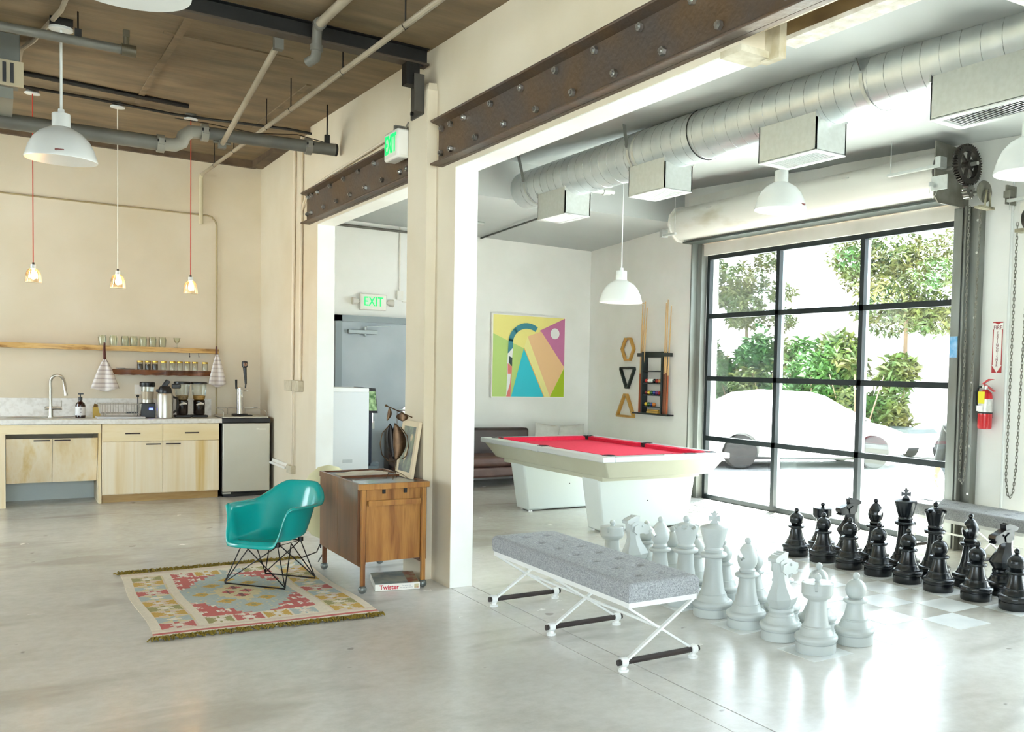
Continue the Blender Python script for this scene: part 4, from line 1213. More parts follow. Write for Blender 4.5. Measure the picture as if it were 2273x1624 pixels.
MB().bx(-1.3, 1.09, .695, .72, .052, .26).build('backsplash', stone, t)

t = thing('kitchen_faucet', 'tall steel gooseneck faucet behind the sink', 'faucet', (.485, 12.72, .942))
MB().cyl((0, 0, 0), (0, 0, .012), .032, 20).cyl((0, 0, 0), (0, 0, .12), .022, 18).build('base', brushed, t)
pts = [(0, 0, .08), (0, 0, .40)] + [(.062 - .062 * math.cos(a), -.02 * math.sin(a), .40 + .075 * math.sin(a)) for a in [PI * k / 10 for k in range(1, 10)]] + [(.125, -.03, .39), (.138, -.04, .27)]
MB().tube(pts, .0155, 12).build('spout', brushed, t)
MB().cyl((.137, -.04, .28), (.14, -.043, .245), .018, 12).build('spray_head', brushed, t)
MB().cyl((-.055, 0, .105), (.105, 0, .105), .019, 12).build('cross_bar', brushed, t)
MB().cyl((.10, 0, .105), (.10, -.005, .19), .005, 8).build('lever', brushed, t)

t = thing('soap_bottle', 'amber soap pump bottle with a white label beside the faucet', 'bottle', (.757, 12.60, .942))
MB().lathe([(.045, 0), (.049, .006), (.049, .135), (.044, .16), (.02, .185), (.018, .20)], 22).build('bottle', mat('amber glass', '#2c100c', .15, coat=.4), t)
MB().lathe([(.0495, .03), (.0502, .032), (.0502, .125), (.0495, .127)], 22).build('label_band', mat('label white', '#e2dfdd', .6), t)
MB().cyl((0, 0, .20), (0, 0, .235), .02, 14).cyl((0, 0, .235), (0, 0, .265), .006, 8).bx(-.02, .03, -.009, .009, .262, .278).build('pump', black_plastic, t)
for z, w in ((.112, .06), (.10, .055), (.062, .035)):
    MB().add([(q[0] * .0506, -.0001 + q[1] * .0506, zz) for zz in (z - .003, z + .003) for q in [(math.sin(k * w * 8 / 6), -math.cos(k * w * 8 / 6)) for k in range(-3, 4)]],
             [(i, i + 1, 8 + i, 7 + i) for i in range(6)]).build('print_line', mat('label ink', '#6a6066', .6), t)

t = thing('sponge_box', 'yellow cardboard box of sponges next to the dish rack', 'box', (.915, 12.66, .942))
MB().bx(-.035, .035, -.03, .03, 0, .12).build('carton', mat('yellow carton', '#d9bc62', .7), t)
MB().box((-.01, 0, .135), (.03, .05, .04), (0, R(15), 0)).box((.02, 0, .128), (.02, .05, .03), (0, R(-10), 0)).build('sponge', mat('brown sponge', '#8a6a35', .9), t)

t = thing('dish_rack', 'white wire dish rack on a pale drainer tray', 'dish rack', (1.13, 12.52, .942))
MB().bx(-.235, .235, -.20, .16, 0, .022).build('tray', mat('pale grey tray', '#cdced0', .35), t, bevel=.006)
wr = mat('white wire', '#a9a498', .4, .3)
for z, e in ((.055, 0), (.165, .015)):
    MB().tube([(-.19 - e, -.13 - e, z), (.19 + e, -.13 - e, z), (.19 + e, .13 + e, z), (-.19 - e, .13 + e, z)], .004, 6, True).build('rim_wire', wr, t)
for k in range(15):
    x = -.18 + .36 * k / 14
    MB().tube([(x, -.145, .165), (x, -.13, .055), (x, .13, .055), (x, .145, .165)], .002, 5).build('rib_wire', wr, t)
for s in (-1, 1):
    for k in range(6):
        y = -.11 + .044 * k
        MB().tube([(s * .205, y, .165), (s * .19, y, .055)], .002, 5).build('rib_wire', wr, t)
for x in (-.15, .15):
    for y in (-.1, .1): MB().cyl((x, y, .022), (x, y, .055), .004, 6).build('foot', wr, t)
MB().bx(.05, .17, -.12, -.10, .056, .075).build('cutlery_tray', black_plastic, t)

def brewer():
    t_ = thing('coffee_brewer', 'black and steel coffee brewer behind the vacuum jug', 'coffee maker', (1.415, 12.60, .942))
    MB().bx(-.075, .075, -.06, .07, 0, .17).build('base', black_plastic, t_, bevel=.008)
    MB().lathe([(.062, .0), (.064, .04)], 22, (0, 0, .17)).build('steel_band', brushed, t_)
    MB().lathe([(.06, .21), (.066, .36), (.07, .365)], 22).build('jar', clear, t_)
    MB().lathe([(.06, .211), (.0655, .30), (1e-4, .29)], 20).build('bean_fill', mat('smoky fill', '#b9ab93', .6), t_)
    MB().lathe([(.078, .36), (.08, .365), (.08, .405), (.07, .415), (1e-4, .416)], 22).build('lid', black_plastic, t_)
    MB().bx(.01, .05, -.062, -.058, .09, .115).build('display', mat('blue display', '#2c35c8', .3, emit='#3a46ff', es=1.5), t_)
    MB().tube([(-.10, -.02, .0), (-.10, -.02, .24)], .006, 6).sphere((-.10, -.02, .25), .016, 8).build('scoop', black_plastic, t_)
brewer()
t = thing('vacuum_jug', 'steel vacuum coffee jug with a black lid and handle', 'jug', (1.575, 12.44, .942))
MB().lathe([(.078, 0), (.084, .006), (.084, .26), (.076, .285), (.06, .295)], 30).build('body', brushed, t)
MB().lathe([(.07, .285), (.072, .29), (.068, .34), (.05, .37), (1e-4, .375)], 24).build('lid', black_plastic, t)
MB().box((.01, -.0, .40), (.05, .05, .09), (0, R(32), 0)).bx(-.09, .03, -.03, .03, .30, .335).build('spout', black_plastic, t, bevel=.008)
MB().tube([(.075, 0, .25), (.125, 0, .23), (.135, 0, .16), (.12, 0, .09), (.082, 0, .06)], .013, 8).build('handle', black_plastic, t)
MB().bx(.07, .16, -.03, .03, .345, .40).build('press_lever', black_plastic, t, bevel=.01)
def dispenser(x, fill, label):
    t_ = thing('bean_dispenser', label, 'dispenser', (x, 12.60, .942), 0, 'clear bean dispensers on the worktop')
    MB().bx(-.085, .085, -.075, .075, 0, .03).build('stand_foot', black_plastic, t_, bevel=.008)
    MB().lathe([(.055, .03), (.062, .05), (.064, .20), (.05, .21)], 22).build('lower_jar', mat('dark dispenser jar', '#1c1512', .2, coat=.3), t_)
    MB().lathe([(.045, .20), (.06, .215), (.078, .30), (.084, .40)], 24).build('hopper', clear, t_)
    MB().lathe([(.046, .203), (.059, .216), (.068, .26), (1e-4, .265)], 22).build('fill', fill, t_)
    MB().lathe([(.084, .398), (.09, .402), (.09, .415), (.08, .424), (1e-4, .426)], 24).build('lid', black_plastic, t_)
    MB().sphere((0, -.066, .165), .022, 10, .7).box((.02, -.07, .17), (.04, .012, .018), (0, R(20), 0)).box((-.02, -.07, .158), (.04, .012, .018), (0, R(-25), 0)).build('turn_knob', mat('white knob', '#e3ddd2', .4), t_)
dispenser(1.775, mat('dark oats', '#a78a5f', .9, col2='#7b5f3c', scale=60), 'clear bean dispenser with a black lid next to the vacuum jug')
dispenser(1.955, mat('golden grain', '#cfa052', .9, col2='#b07f38', scale=60), 'clear bean dispenser with golden grain at the end of the worktop')

# wall shelves
def live_shelf(name, label, x0, x1, z0, z1, m, cat='shelf', dep=.23):
    n_ = 26
    vs, fs = [], []
    for i in range(n_ + 1):
        x = x0 + (x1 - x0) * i / n_
        w = .012 * math.sin(i * 1.3) + .008 * math.sin(i * .7 + 1)
        vs += [(x, 13.0, z0), (x, 13.0 - dep + w, z0 + .004 * math.sin(i * 2.1)), (x, 13.0 - dep - .01 + w * .6, z1 + .0), (x, 13.0, z1)]
    for i in range(n_):
        for j in range(4): fs.append((i * 4 + j, i * 4 + (j + 1) % 4, (i + 1) * 4 + (j + 1) % 4, (i + 1) * 4 + j))
    fs += [(0, 1, 2, 3), (n_ * 4 + 3, n_ * 4 + 2, n_ * 4 + 1, n_ * 4)]
    mb = MB(); mb.add(vs, fs)
    me = mb.mesh(name, m)
    return tag(link(name, me), label, cat)
live_shelf('wall_shelf', 'long pale live edge wooden shelf above the sink', -1.2, 2.20, 1.712, 1.768, live_pale)
live_shelf('wall_shelf', 'short dark live edge wooden shelf below the long one', 1.085, 2.13, 1.435, 1.495, live_dark)
strap_m = mat('brown leather strap', '#5c2e26', .55)
def strap(x, z0, label):
    t_ = tag(MB().tube([(x, 12.755, 1.79), (x + .004, 12.748, 1.70), (x + .008, 12.746, z0), (x, 12.744, z0 - .02), (x - .006, 12.742, z0), (x - .008, 12.742, 1.70), (x - .002, 12.752, 1.80)], [.009, .008, .008, .009, .008, .008, .009], 6).build('towel_strap', strap_m), label, 'strap')
strap(1.002, 1.575, 'long brown leather strap holding a towel above the dish rack')
strap(2.171, 1.69, 'short brown leather strap at the end of the long shelf')
def stripes():
    m = bpy.data.materials.new('striped linen')
    m.use_nodes = True
    nt = m.node_tree; n = nt.nodes; l = nt.links
    b = n['Principled BSDF']; b.inputs['Roughness'].default_value = .95
    tc = n.new('ShaderNodeTexCoord'); sp = n.new('ShaderNodeSeparateXYZ'); l.new(tc.outputs['Object'], sp.inputs[0])
    mu = n.new('ShaderNodeMath'); mu.operation = 'MULTIPLY'; mu.inputs[1].default_value = 20; l.new(sp.outputs['Z'], mu.inputs[0])
    fr = n.new('ShaderNodeMath'); fr.operation = 'FRACT'; l.new(mu.outputs[0], fr.inputs[0])
    r = n.new('ShaderNodeValToRGB'); r.color_ramp.interpolation = 'CONSTANT'; e = r.color_ramp.elements
    e[0].position, e[0].color = 0, lin('#e2dcd8'); e[1].position, e[1].color = .48, lin('#b2a6a6')
    k = e.new(.62); k.color = lin('#e2dcd8'); k = e.new(.72); k.color = lin('#b9adad'); k = e.new(.80); k.color = lin('#e2dcd8')
    l.new(fr.outputs[0], r.inputs[0]); l.new(r.outputs[0], b.inputs['Base Color'])
    return m
linen = stripes()
def towel(x, zt, spread, h, lean, label):
    n_, k_ = 28, 14
    vs, fs = [], []
    for j in range(k_ + 1):
        v = j / k_
        for i in range(n_ + 1):
            u = -1 + 2 * i / n_
            w = .012 + spread * v ** .8
            fold = .030 * v ** .5 * math.cos(u * 5.2 + .6) * (1 - .3 * v) + .007 * math.cos(u * 11 + 1) * v
            vs.append((u * w + lean * v, -.01 + fold - .02 * v, -h * v * (1 + .05 * math.cos(u * 3.2)) + .0))
    for j in range(k_):
        for i in range(n_): fs.append((j * (n_ + 1) + i, j * (n_ + 1) + i + 1, (j + 1) * (n_ + 1) + i + 1, (j + 1) * (n_ + 1) + i))
    mb = MB(); mb.add(vs, fs)
    o = mb.build('tea_towel', linen, None, (x, 12.72, zt), smooth=80)
    sd = o.modifiers.new('s', 'SOLIDIFY'); sd.thickness = .004
    tag(o, label, 'towel')
towel(1.002, 1.605, .128, .35, 0, 'striped linen tea towel fanned out above the dish rack')
towel(2.171, 1.70, .088, .38, .0, 'striped linen tea towel hanging above the bean dispensers')

# glasses and jars
gl_m = glassmat('drinking glass', '#fbfdf8', .03)
glass_me = MB().lathe([(.030, 0), (.036, .004), (.040, .06), (.042, .095), (.036, .104), (.034, .12), (.032, .12), (.034, .103), (.039, .094), (.037, .06), (.033, .01), (1e-4, .009)], 18).mesh('glass', gl_m)
gx = [.987, 1.098, 1.216, 1.303, 1.40, 1.498, 1.601]
for k, x in enumerate(gx):
    lab = ['drinking glass beside the leather strap on the long shelf', 'second drinking glass from the leather strap', 'third drinking glass from the leather strap', 'fourth drinking glass from the leather strap',
           'fifth drinking glass from the leather strap', 'sixth drinking glass from the leather strap', 'last drinking glass of the row before the stemmed glass'][k]
    tag(link('drinking_glass', glass_me, None, (x, 12.86, 1.768)), lab, 'glass', 'clear glasses on the long shelf')
tag(MB().lathe([(.034, 0), (.034, .004), (.006, .010), (.005, .05), (.02, .06), (.034, .09), (.038, .12), (.036, .12), (.032, .09), (.018, .064), (1e-4, .06)], 18).build('stemmed_glass', gl_m, None, (1.754, 12.86, 1.768)), 'clear stemmed glass standing alone at the right of the row', 'glass')
lid_m = mat('brass jar lid', '#c9a748', .3, .6)
jar_me = MB().lathe([(.028, 0), (.031, .004), (.031, .082), (.027, .09)], 18).mesh('jar', gl_m)
fill_me = MB().lathe([(.027, .004), (.0285, .006), (.0285, .07), (1e-4, .07)], 16).mesh('contents', mat('dark jam', '#241a17', .4))
jl_me = MB().lathe([(.031, .088), (.033, .09), (.033, .106), (.03, .109), (1e-4, .109)], 18).mesh('lid', lid_m)
jx = [1.367, 1.446, 1.521, 1.611, 1.706, 1.784, 1.866, 1.949, 2.058]
ordn = ['first', 'second', 'third', 'first', 'second', 'third', 'fourth', 'fifth', 'last']
for k, x in enumerate(jx):
    lab = ('%s dark filled glass jar with a brass lid counting from the small dishes' if k < 3 else '%s empty glass jar with a brass lid after the dark ones') % ordn[k]
    j = thing('spice_jar', lab, 'jar', (x, 12.85, 1.495), 0, 'brass lidded jars on the dark shelf')
    link('jar_glass', jar_me, j); link('lid', jl_me, j)
    if k < 3: link('contents', fill_me, j)
dish_me = MB().lathe([(.025, 0), (.03, .002), (.046, .016), (.044, .017), (.028, .005), (1e-4, .004)], 18).mesh('small_dish', mat('grey ceramic', '#bdb8ad', .3))
for k, (x, s) in enumerate(((1.17, 1.1), (1.235, .8), (1.29, .8))):
    o = link('small_dish', dish_me, None, (x, 12.84, 1.495)); o.scale = (s, s, s)
    tag(o, ['largest small grey dish at the end of the dark shelf', 'middle small grey dish on the dark shelf', 'small grey dish next to the dark filled jars'][k], 'dish', 'small dishes on the dark shelf')
for x in (1.90, 2.0):
    tag(MB().tube([(x, 12.92, 1.712), (x, 12.92, 1.67), (x, 12.905, 1.66), (x, 12.895, 1.675)], .003, 6).build('cup_hook', dark_steel), 'little dark hook under the long shelf' + (' nearer the end strap' if x > 1.95 else ' farther from the end strap'), 'hook')

# kegerator
t = thing('kegerator', 'steel fronted black kegerator with a beer tower', 'fridge', (2.41, FY, 0))
MB().bx(-.265, .268, .0, .60, .04, .925).build('body', black_plastic, t, bevel=.006)
MB().bx(-.24, .25, .03, .58, .0, .05).build('plinth', black_plastic, t)
MB().bx(-.258, .263, -.05, -.005, .065, .885).build('door', mat('fridge steel', '#cbc8ba', .38, .45, col2='#c4c1b2', scale=2), t, bevel=.008)
MB().bx(-.266, .27, -.04, .60, .89, .945).build('top_trim', black_plastic, t, bevel=.006)
MB().bx(-.26, -.17, -.05, .0, .042, .062).build('hinge', bolt_steel, t)
MB().bx(-.25, .255, .0, .58, .945, .962).build('drip_top', mat('pale steel top', '#c7c2b2', .35, .5), t, bevel=.004)
MB().cyl((-.02, .25, .962), (-.02, .25, .985), .09, 24).bx(-.12, .10, .12, .2, .962, .975).build('tower_base', dark_steel, t)
MB().cyl((-.02, .25, .98), (-.02, .25, 1.30), .038, 24).lathe([(.038, 0), (.036, .01), (.01, .018), (1e-4, .018)], 24, (-.02, .25, 1.30)).build('tower', chrome, t)
MB().cyl((-.02, .22, 1.265), (-.02, .13, 1.26), .014, 12).cyl((-.02, .15, 1.26), (-.01, .14, 1.19), .010, 10).cyl((.03, .22, 1.27), (.045, .15, 1.27), .012, 10).build('faucet', chrome, t)
MB().cyl((-.065, .22, 1.29), (-.07, .20, 1.40), .011, 10, .013).build('tap_handle', black_plastic, t)
th = MB().cyl((.025, .16, 1.30), (.03, .16, 1.36), .008, 8).cyl((.03, .16, 1.35), (.018, .16, 1.55), .012, 12, .021).lathe([(.02, 0), (.032, .008), (.034, .06), (.030, .075), (1e-4, .082)], 16, (.017, .16, 1.55)).build('tap_handle', black_plastic, t)
MB().lathe([(.022, 0), (.022, .002), (1e-4, .003)], 16, (.017, .127, 1.59), axis='y').build('badge', mat('round badge', '#c9b08f', .4, col2='#8a5a3f', scale=30), th)
MB().tube([(-.235, .05, .962), (-.235, .05, 1.02), (-.235, .10, 1.04), (-.235, .52, 1.045), (-.20, .56, 1.045), (.20, .56, 1.045), (.24, .52, 1.045), (.24, .10, 1.03), (.24, .05, 1.01), (.24, .05, .962)], .0045, 6).build('guard_rail', chrome, t)
for x in (-.1, .1): MB().cyl((x, .56, .962), (x, .56, 1.045), .003, 6).build('rail_post', chrome, t)
MB().box((.125, -.0515, .817), (.03, .001, .018)).box((.18, -.0515, .812), (.075, .001, .013)).build('logo', mat('pale logo', '#e0ddd0', .4), t)

# conduits, boxes and trunking on the kitchen walls
cond = mat('painted conduit', '#a89872', .5)
tag(MB().tube([(-1.5, 12.985, 3.42), (2.10, 12.985, 3.41), (2.15, 12.985, 3.40), (2.19, 12.985, 3.35), (2.205, 12.985, 3.30), (2.21, 12.985, .95)], .010, 8).build('wall_conduit', cond), 'thin tan conduit bent around the kitchen wall down to the kegerator', 'conduit')
pinkc = mat('wall coloured conduit', '#dccfba', .5)
tag(MB().cyl((2.70, 11.24, 4.10), (2.70, 11.30, 1.41), .017, 10).build('wall_conduit', pinkc), 'cream conduit dropping to the junction box, farther from the doorway', 'conduit')
tag(MB().tube([(2.70, 10.93, 4.09), (2.70, 10.95, 1.41)], .017, 10).build('wall_conduit', pinkc), 'cream conduit dropping to the junction box, nearer the doorway', 'conduit')
tag(MB().tube([(2.70, 11.27, 1.32), (2.70, 11.29, .455)], .013, 8).tube([(2.70, 11.20, 1.32), (2.70, 11.215, .7), (2.70, 11.24, .455)], .008, 8).build('wall_conduit', pinkc), 'cream conduit between the junction box and the low outlet', 'conduit')
tag(MB().bx(2.665, 2.72, 10.88, 11.17, 1.305, 1.425).bx(2.655, 2.72, 11.19, 11.48, 1.305, 1.425).build('junction_box', mat('cream box', '#cfc6b0', .5, col2='#bfb59c', scale=20), bevel=.004), 'square cream junction box where the conduits meet', 'junction box')
tag(MB().bx(2.665, 2.72, 11.20, 11.40, .365, .455).build('outlet_box', MATS['cream box'], bevel=.004), 'small cream outlet box low on the wall behind the armchair', 'outlet')
tag(MB().bx(2.66, 2.72, 11.45, 12.2, .40, .425).bx(2.69, 2.72, 11.45, 12.2, .425, .46).build('wall_trunking', white_plastic), 'white cable trunking between kegerator and outlet', 'trunking')
tag(MB().tube([(2.62, 7.45, 3.50), (2.63, 10.30, 3.44), (2.635, 10.45, 3.42), (2.685, 10.75, 3.38), (2.70, 10.92, 3.30)], .012, 8).tube([(2.635, 10.0, 3.445), (2.60, 9.7, 3.40)], .008, 6).build('wall_conduit', pinkc), 'cream conduit following the top of the short steel channel', 'conduit')
tag(MB().bx(-.006, 0, -.035, .035, 0, .115).build('wall_outlet', white_plastic, None, (1.36, 12.995, 1.20), (0, 0, R(-90))), 'white outlet plate above the backsplash', 'outlet')
# ================================================================== RUG
RX0, RX1, RY0, RY1 = .72, 2.0, 6.07, 8.10
def rugmat():
    m = bpy.data.materials.new('woven kilim')
    m.use_nodes = True
    nt = m.node_tree; n = nt.nodes; l = nt.links
    b = n['Principled BSDF']; b.inputs['Roughness'].default_value = .95
    a = n.new('ShaderNodeAttribute'); a.attribute_name = 'weave'
    tc = n.new('ShaderNodeTexCoord'); z = n.new('ShaderNodeTexNoise'); z.inputs['Scale'].default_value = 60; l.new(tc.outputs['Object'], z.inputs['Vector'])
    mr = n.new('ShaderNodeMapRange'); mr.inputs[3].default_value = .82; mr.inputs[4].default_value = 1.12; l.new(z.outputs['Fac'], mr.inputs[0])
    mx = n.new('ShaderNodeMixRGB'); mx.blend_type = 'MULTIPLY'; mx.inputs[0].default_value = 1; l.new(a.outputs['Color'], mx.inputs[1]); l.new(mr.outputs[0], mx.inputs[2])
    l.new(mx.outputs[0], b.inputs['Base Color'])
    bn = n.new('ShaderNodeBump'); bn.inputs['Strength'].default_value = .3; bn.inputs['Distance'].default_value = .004; l.new(z.outputs['Fac'], bn.inputs['Height']); l.new(bn.outputs[0], b.inputs['Normal'])
    return m
rc = {k: lin(v) for k, v in dict(cream='#ecdfca', pink='#e4d0bd', blue='#b9c2bc', red='#cf7068', gold='#d6ac58', olive='#aaa06a', beige='#e0d0a4', white='#f2eadb', grey='#a3a6a6', dark='#8a5a58').items()}
NX, NY = 96, 156
def motif(dx, dy, c1, c2, w, h):
    a, b = abs(dx) / w, abs(dy) / h
    if a + b < .32: return 'white'
    if a < 1 and b < 1 and (b < a + .12 or a < .12): return c1 if a + b > .55 else c2
    return None
def rug_col(i, j):
    u, v = (i + .5) / NX * 1.28, (j + .5) / NY * 2.03       # metres
    rs = random.Random(i * 977 + j * 31)
    if v < .19:                                              # striped end band
        k = v / .19
        if k < .12: return 'white'
        return 'red' if .42 < k < .60 else 'grey' if (.22 < k < .30 or .72 < k < .78) else 'pink' if k > .8 else 'cream'
    if v > 1.93: return 'pink'
    if v > 1.86: return 'cream'
    if u < .05 or u > 1.23: return 'cream'
    for side in (0, 1):
        x = u - .05 if side == 0 else 1.23 - u
        if x < .20:
            k = int((v - .19) / .165); cv = .19 + (k + .5) * .165
            pal = [('red', 'pink'), ('blue', 'cream'), ('gold', 'beige'), ('olive', 'cream'), ('gold', 'pink'), ('blue', 'white')][(k + 2 * side) % 6]
            q = motif(x - .10, v - cv, pal[0], pal[1], .095, .075)
            return q or ('beige' if k % 2 else 'pink')
        if x < .255:
            tooth = .018 * (1 if int(v / .024) % 2 else 0)
            return 'cream' if x < .235 + tooth else None or 'cream'
    if v < .40 or v > 1.70:
        cv = .30 if v < 1 else 1.78
        k = int((u - .30) / .165); cu_ = .30 + (k + .5) * .165
        pal = [('olive', 'cream'), ('red', 'white'), ('gold', 'cream'), ('blue', 'pink')][(k + (1 if v > 1 else 0)) % 4]
        q = motif(u - cu_, v - cv, pal[0], pal[1], .075, .085)
        return q or 'cream'
    x, y = (u - .64) / .36, (v - 1.05) / .65
    ex = round(abs(x) * 9) / 9
    ey = round(abs(y) * 14) / 14
    d = ex + ey
    if d > 1.2:
        k = motif(((u * 100) % 12.5 - 6.2), ((v * 100) % 15 - 7.5), 'white', 'red', 3.8, 4)
        return 'white' if k == 'white' and rs.random() < .8 else 'red'
    if d < .48:
        for cx_, cy_ in ((0, -.2), (0, .2), (-.16, 0), (.16, 0)):
            if abs(x - cx_) / .14 + abs(y - cy_) / .09 < 1: return 'red' if abs(x - cx_) > .03 else 'dark'
        return 'beige'
    for cx_, cy_ in ((0, -.66), (0, .66), (-.62, 0), (.62, 0), (-.34, -.40), (.34, -.40), (-.34, .40), (.34, .40)):
        if abs(x - cx_) / .17 + abs(y - cy_) / .10 < 1: return 'gold' if abs(x - cx_) + abs(y - cy_) > .05 else 'olive'
    return 'blue' if rs.random() < .93 else 'beige'
t = thing('kilim_rug', 'worn flat woven rug with red, blue and gold diamonds and olive fringe', 'rug', (RX0, RY0, 0))
vs, fs = [], []
def rz_(x, y):
    k = .005 + .002 * math.sin(x * 7) * math.sin(y * 5)
    k += .035 * math.exp(-(((x - 1.22) / .05) ** 2 + ((y - 1.80) / .12) ** 2))
    return k
for i in range(NX + 1):
    for j in range(NY + 1):
        x, y = 1.28 * i / NX, 2.03 * j / NY
        x += .012 * math.sin(y * 4) ; y -= .035 * (x - .64) * 2 * (1 - j / NY)
        vs.append((x, y, rz_(x, y)))
cols_ = []
for i in range(NX):
    for j in range(NY):
        fs.append((i * (NY + 1) + j, (i + 1) * (NY + 1) + j, (i + 1) * (NY + 1) + j + 1, i * (NY + 1) + j + 1))
        c = rc[rug_col(i, j)]
        cols_ += [c] * 4
me = bpy.data.meshes.new('weave')
me.from_pydata(vs, [], fs)
ca = me.color_attributes.new('weave', 'FLOAT_COLOR', 'CORNER')
ca.data.foreach_set('color', [x for c in cols_ for x in c])
me.materials.append(rugmat())
w_ = link('weave', me, t)
sd = w_.modifiers.new('s', 'SOLIDIFY'); sd.thickness = .004; sd.offset = -1
frm = mat('olive fringe wool', '#8d7620', .95, col2='#6f5c18', scale=50)
for end in (0, 1):
    fb = MB()
    for k in range(240):
        x = -.01 + 1.30 * k / 240 + random.uniform(-.004, .004)
        y0 = (-.035 * (x - .64) * 2 if end == 0 else 2.03)
        s = -1 if end == 0 else 1
        L_ = random.uniform(.035, .07); dx = random.uniform(-.03, .03)
        z = .004 + random.uniform(0, .012)
        fb.tube([(x, y0 - s * .012, .009), (x + dx * .4, y0 + s * L_ * .5, z + .008), (x + dx, y0 + s * L_, z * .6 + .003)], [.005, .0055, .004], 4)
    fb.build('fringe', frm, t)

# ================================================================== TURQUOISE ARMCHAIR
t = thing('shell_armchair', 'turquoise moulded shell armchair on a black wire base', 'armchair', (1.63, 7.30, .007), R(218))
turq = mat('turquoise fibreglass', '#12aaa3', .22, col2='#0fa39c', scale=3, coat=.3)
def smooth(a, b, x):
    k = max(0, min(1, (x - a) / (b - a))); return k * k * (3 - 2 * k)
NT, NR = 72, 22
vs, fs = [], []
for i in range(NT):
    th_ = 2 * PI * i / NT                       # 0 = front, PI = back
    a = abs((th_ + PI) % (2 * PI) - PI)         # 0..PI
    d = math.degrees(a)
    H_ = -.012 + .255 * smooth(38, 58, d) + .135 * smooth(112, 158, d)
    # superellipse seat outline
    c_, s_ = math.cos(a), math.sin(a)
    def outl(rx_f, rx_b, ry, p=2.6):
        rx = rx_f if c_ > 0 else rx_b
        return 1 / ((abs(c_) / rx) ** p + (abs(s_) / ry) ** p) ** (1 / p)
    rb = outl(.255, .165, .215)
    rr = outl(.275, .275 , .275, 3.0)
    flare = .045 * smooth(45, 65, d) * (1 - .45 * smooth(120, 160, d))
    for k in range(NR + 1):
        q = k / NR
        if q < .45:
            r_ = rb * (q / .45) * .97
            z = -.022 * (1 - (q / .45) ** 2) * 1.0
            z += .02 * (q / .45) ** 3 * smooth(60, 120, d)
        elif q < .88:
            w = (q - .45) / .43
            e = w
            r_ = rb * .97 + (rr - rb * .97) * (1 - (1 - e) ** 1.0 if H_ > .1 else e) * (.75 if H_ > .1 else 1)
            zz = (1 - math.cos(w * PI / 2)) if w < .5 else None
            z = .02 * smooth(60, 120, d) + (H_ - .02) * (w ** 1.25 if H_ > .05 else w ** 2)
        else:
            w = (q - .88) / .12
            base_r = rb * .97 + (rr - rb * .97) * (.75 if H_ > .1 else 1)
            r_ = base_r + (flare + .012) * math.sin(w * PI / 2)
            z = H_ + (.006 * math.sin(w * PI) - (.012 * w * w if H_ > .05 else .03 * w * w))
        lean = -.055 * max(0, z) / .4 * smooth(110, 170, d)
        vs.append((r_ * math.cos(th_) + lean, r_ * math.sin(th_), .335 + z))
for i in range(NT):
    for k in range(NR):
        a_, b_ = i * (NR + 1) + k, ((i + 1) % NT) * (NR + 1) + k
        fs.append((a_, b_, b_ + 1, a_ + 1))
mb = MB(); mb.add(vs, fs)
sh = mb.build('shell', turq, t, smooth=75)
sd = sh.modifiers.new('s', 'SOLIDIFY'); sd.thickness = .007; sd.offset = 0
ss = sh.modifiers.new('d', 'SUBSURF'); ss.levels = 1; ss.render_levels = 1
wire = mat('black wire', '#171313', .4, .3)
ft = [(.20, .255), (.20, -.255), (-.17, .22), (-.17, -.22)]
tp = [(.15, .15), (.15, -.15), (-.12, .13), (-.12, -.13), (.02, .16), (.02, -.16)]
for a, b in ((0, 1), (2, 3)):
    MB().tube([(*ft[a], .03), (*ft[a], .011), (*ft[b], .011), (*ft[b], .03)], .005, 6).build('runner', wire, t)
con = [(0, 0), (0, 4), (0, 1), (1, 1), (1, 5), (1, 0), (2, 2), (2, 4), (2, 3), (3, 3), (3, 5), (3, 2)]
for a, b in con:
    MB().cyl((*ft[a], .02), (tp[b][0], tp[b][1], .298), .0042, 6).build('rod', wire, t)
MB().tube([(tp[0][0], tp[0][1], .298), (tp[1][0], tp[1][1], .298), (tp[3][0], tp[3][1], .298), (tp[2][0], tp[2][1], .298)], .0045, 6, True).build('seat_ring', wire, t)
for p in tp[:4]: MB().cyl((p[0], p[1], .292), (p[0], p[1], .322), .02, 12).build('mount', black_plastic, t)

# ================================================================== BAR CABINET
t = thing('rolling_cabinet', 'teak cabinet with a tray top standing on four casters', 'cabinet', (2.30, 7.13, 0))
teak = wood('oiled teak', [(.3, '#6b3f1e'), (.45, '#93602f'), (.6, '#ab783c'), (.75, '#7d4c24')], 1.8, (7, 7, .5), .32)
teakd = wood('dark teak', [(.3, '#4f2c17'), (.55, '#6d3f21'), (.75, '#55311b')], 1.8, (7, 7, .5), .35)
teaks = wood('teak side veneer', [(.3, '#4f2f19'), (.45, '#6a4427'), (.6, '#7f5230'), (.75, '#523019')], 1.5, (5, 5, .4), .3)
a, b = -.46, .49            # front and rear
MB().bx(-.265, -.245, a, .02, .20, .755).bx(-.265, -.245, .024, b, .20, .755).build('side_panel', teaks, t)
MB().bx(.215, .235, a, b, .20, .755).build('side_panel', teaks, t)
MB().bx(-.245, .215, a + .01, b, .22, .24).build('bottom_panel', teakd, t)
MB().bx(-.245, .215, b - .02, b, .24, .735).build('rear_panel', teakd, t)
MB().bx(-.205, .185, a - .005, a + .015, .215, .735).build('front_panel', teak, t)
MB().bx(-.245, -.205, a + .0, a + .03, .20, .735).build('dark_stile', teakd, t)  # dark teak strips either side of the front panel
MB().bx(.185, .215, a + .0, a + .03, .20, .735).build('dark_stile', teakd, t)
MB().bx(-.20, .18, a - .04, a - .02, .618, .655).build('rail_handle', teak, t)
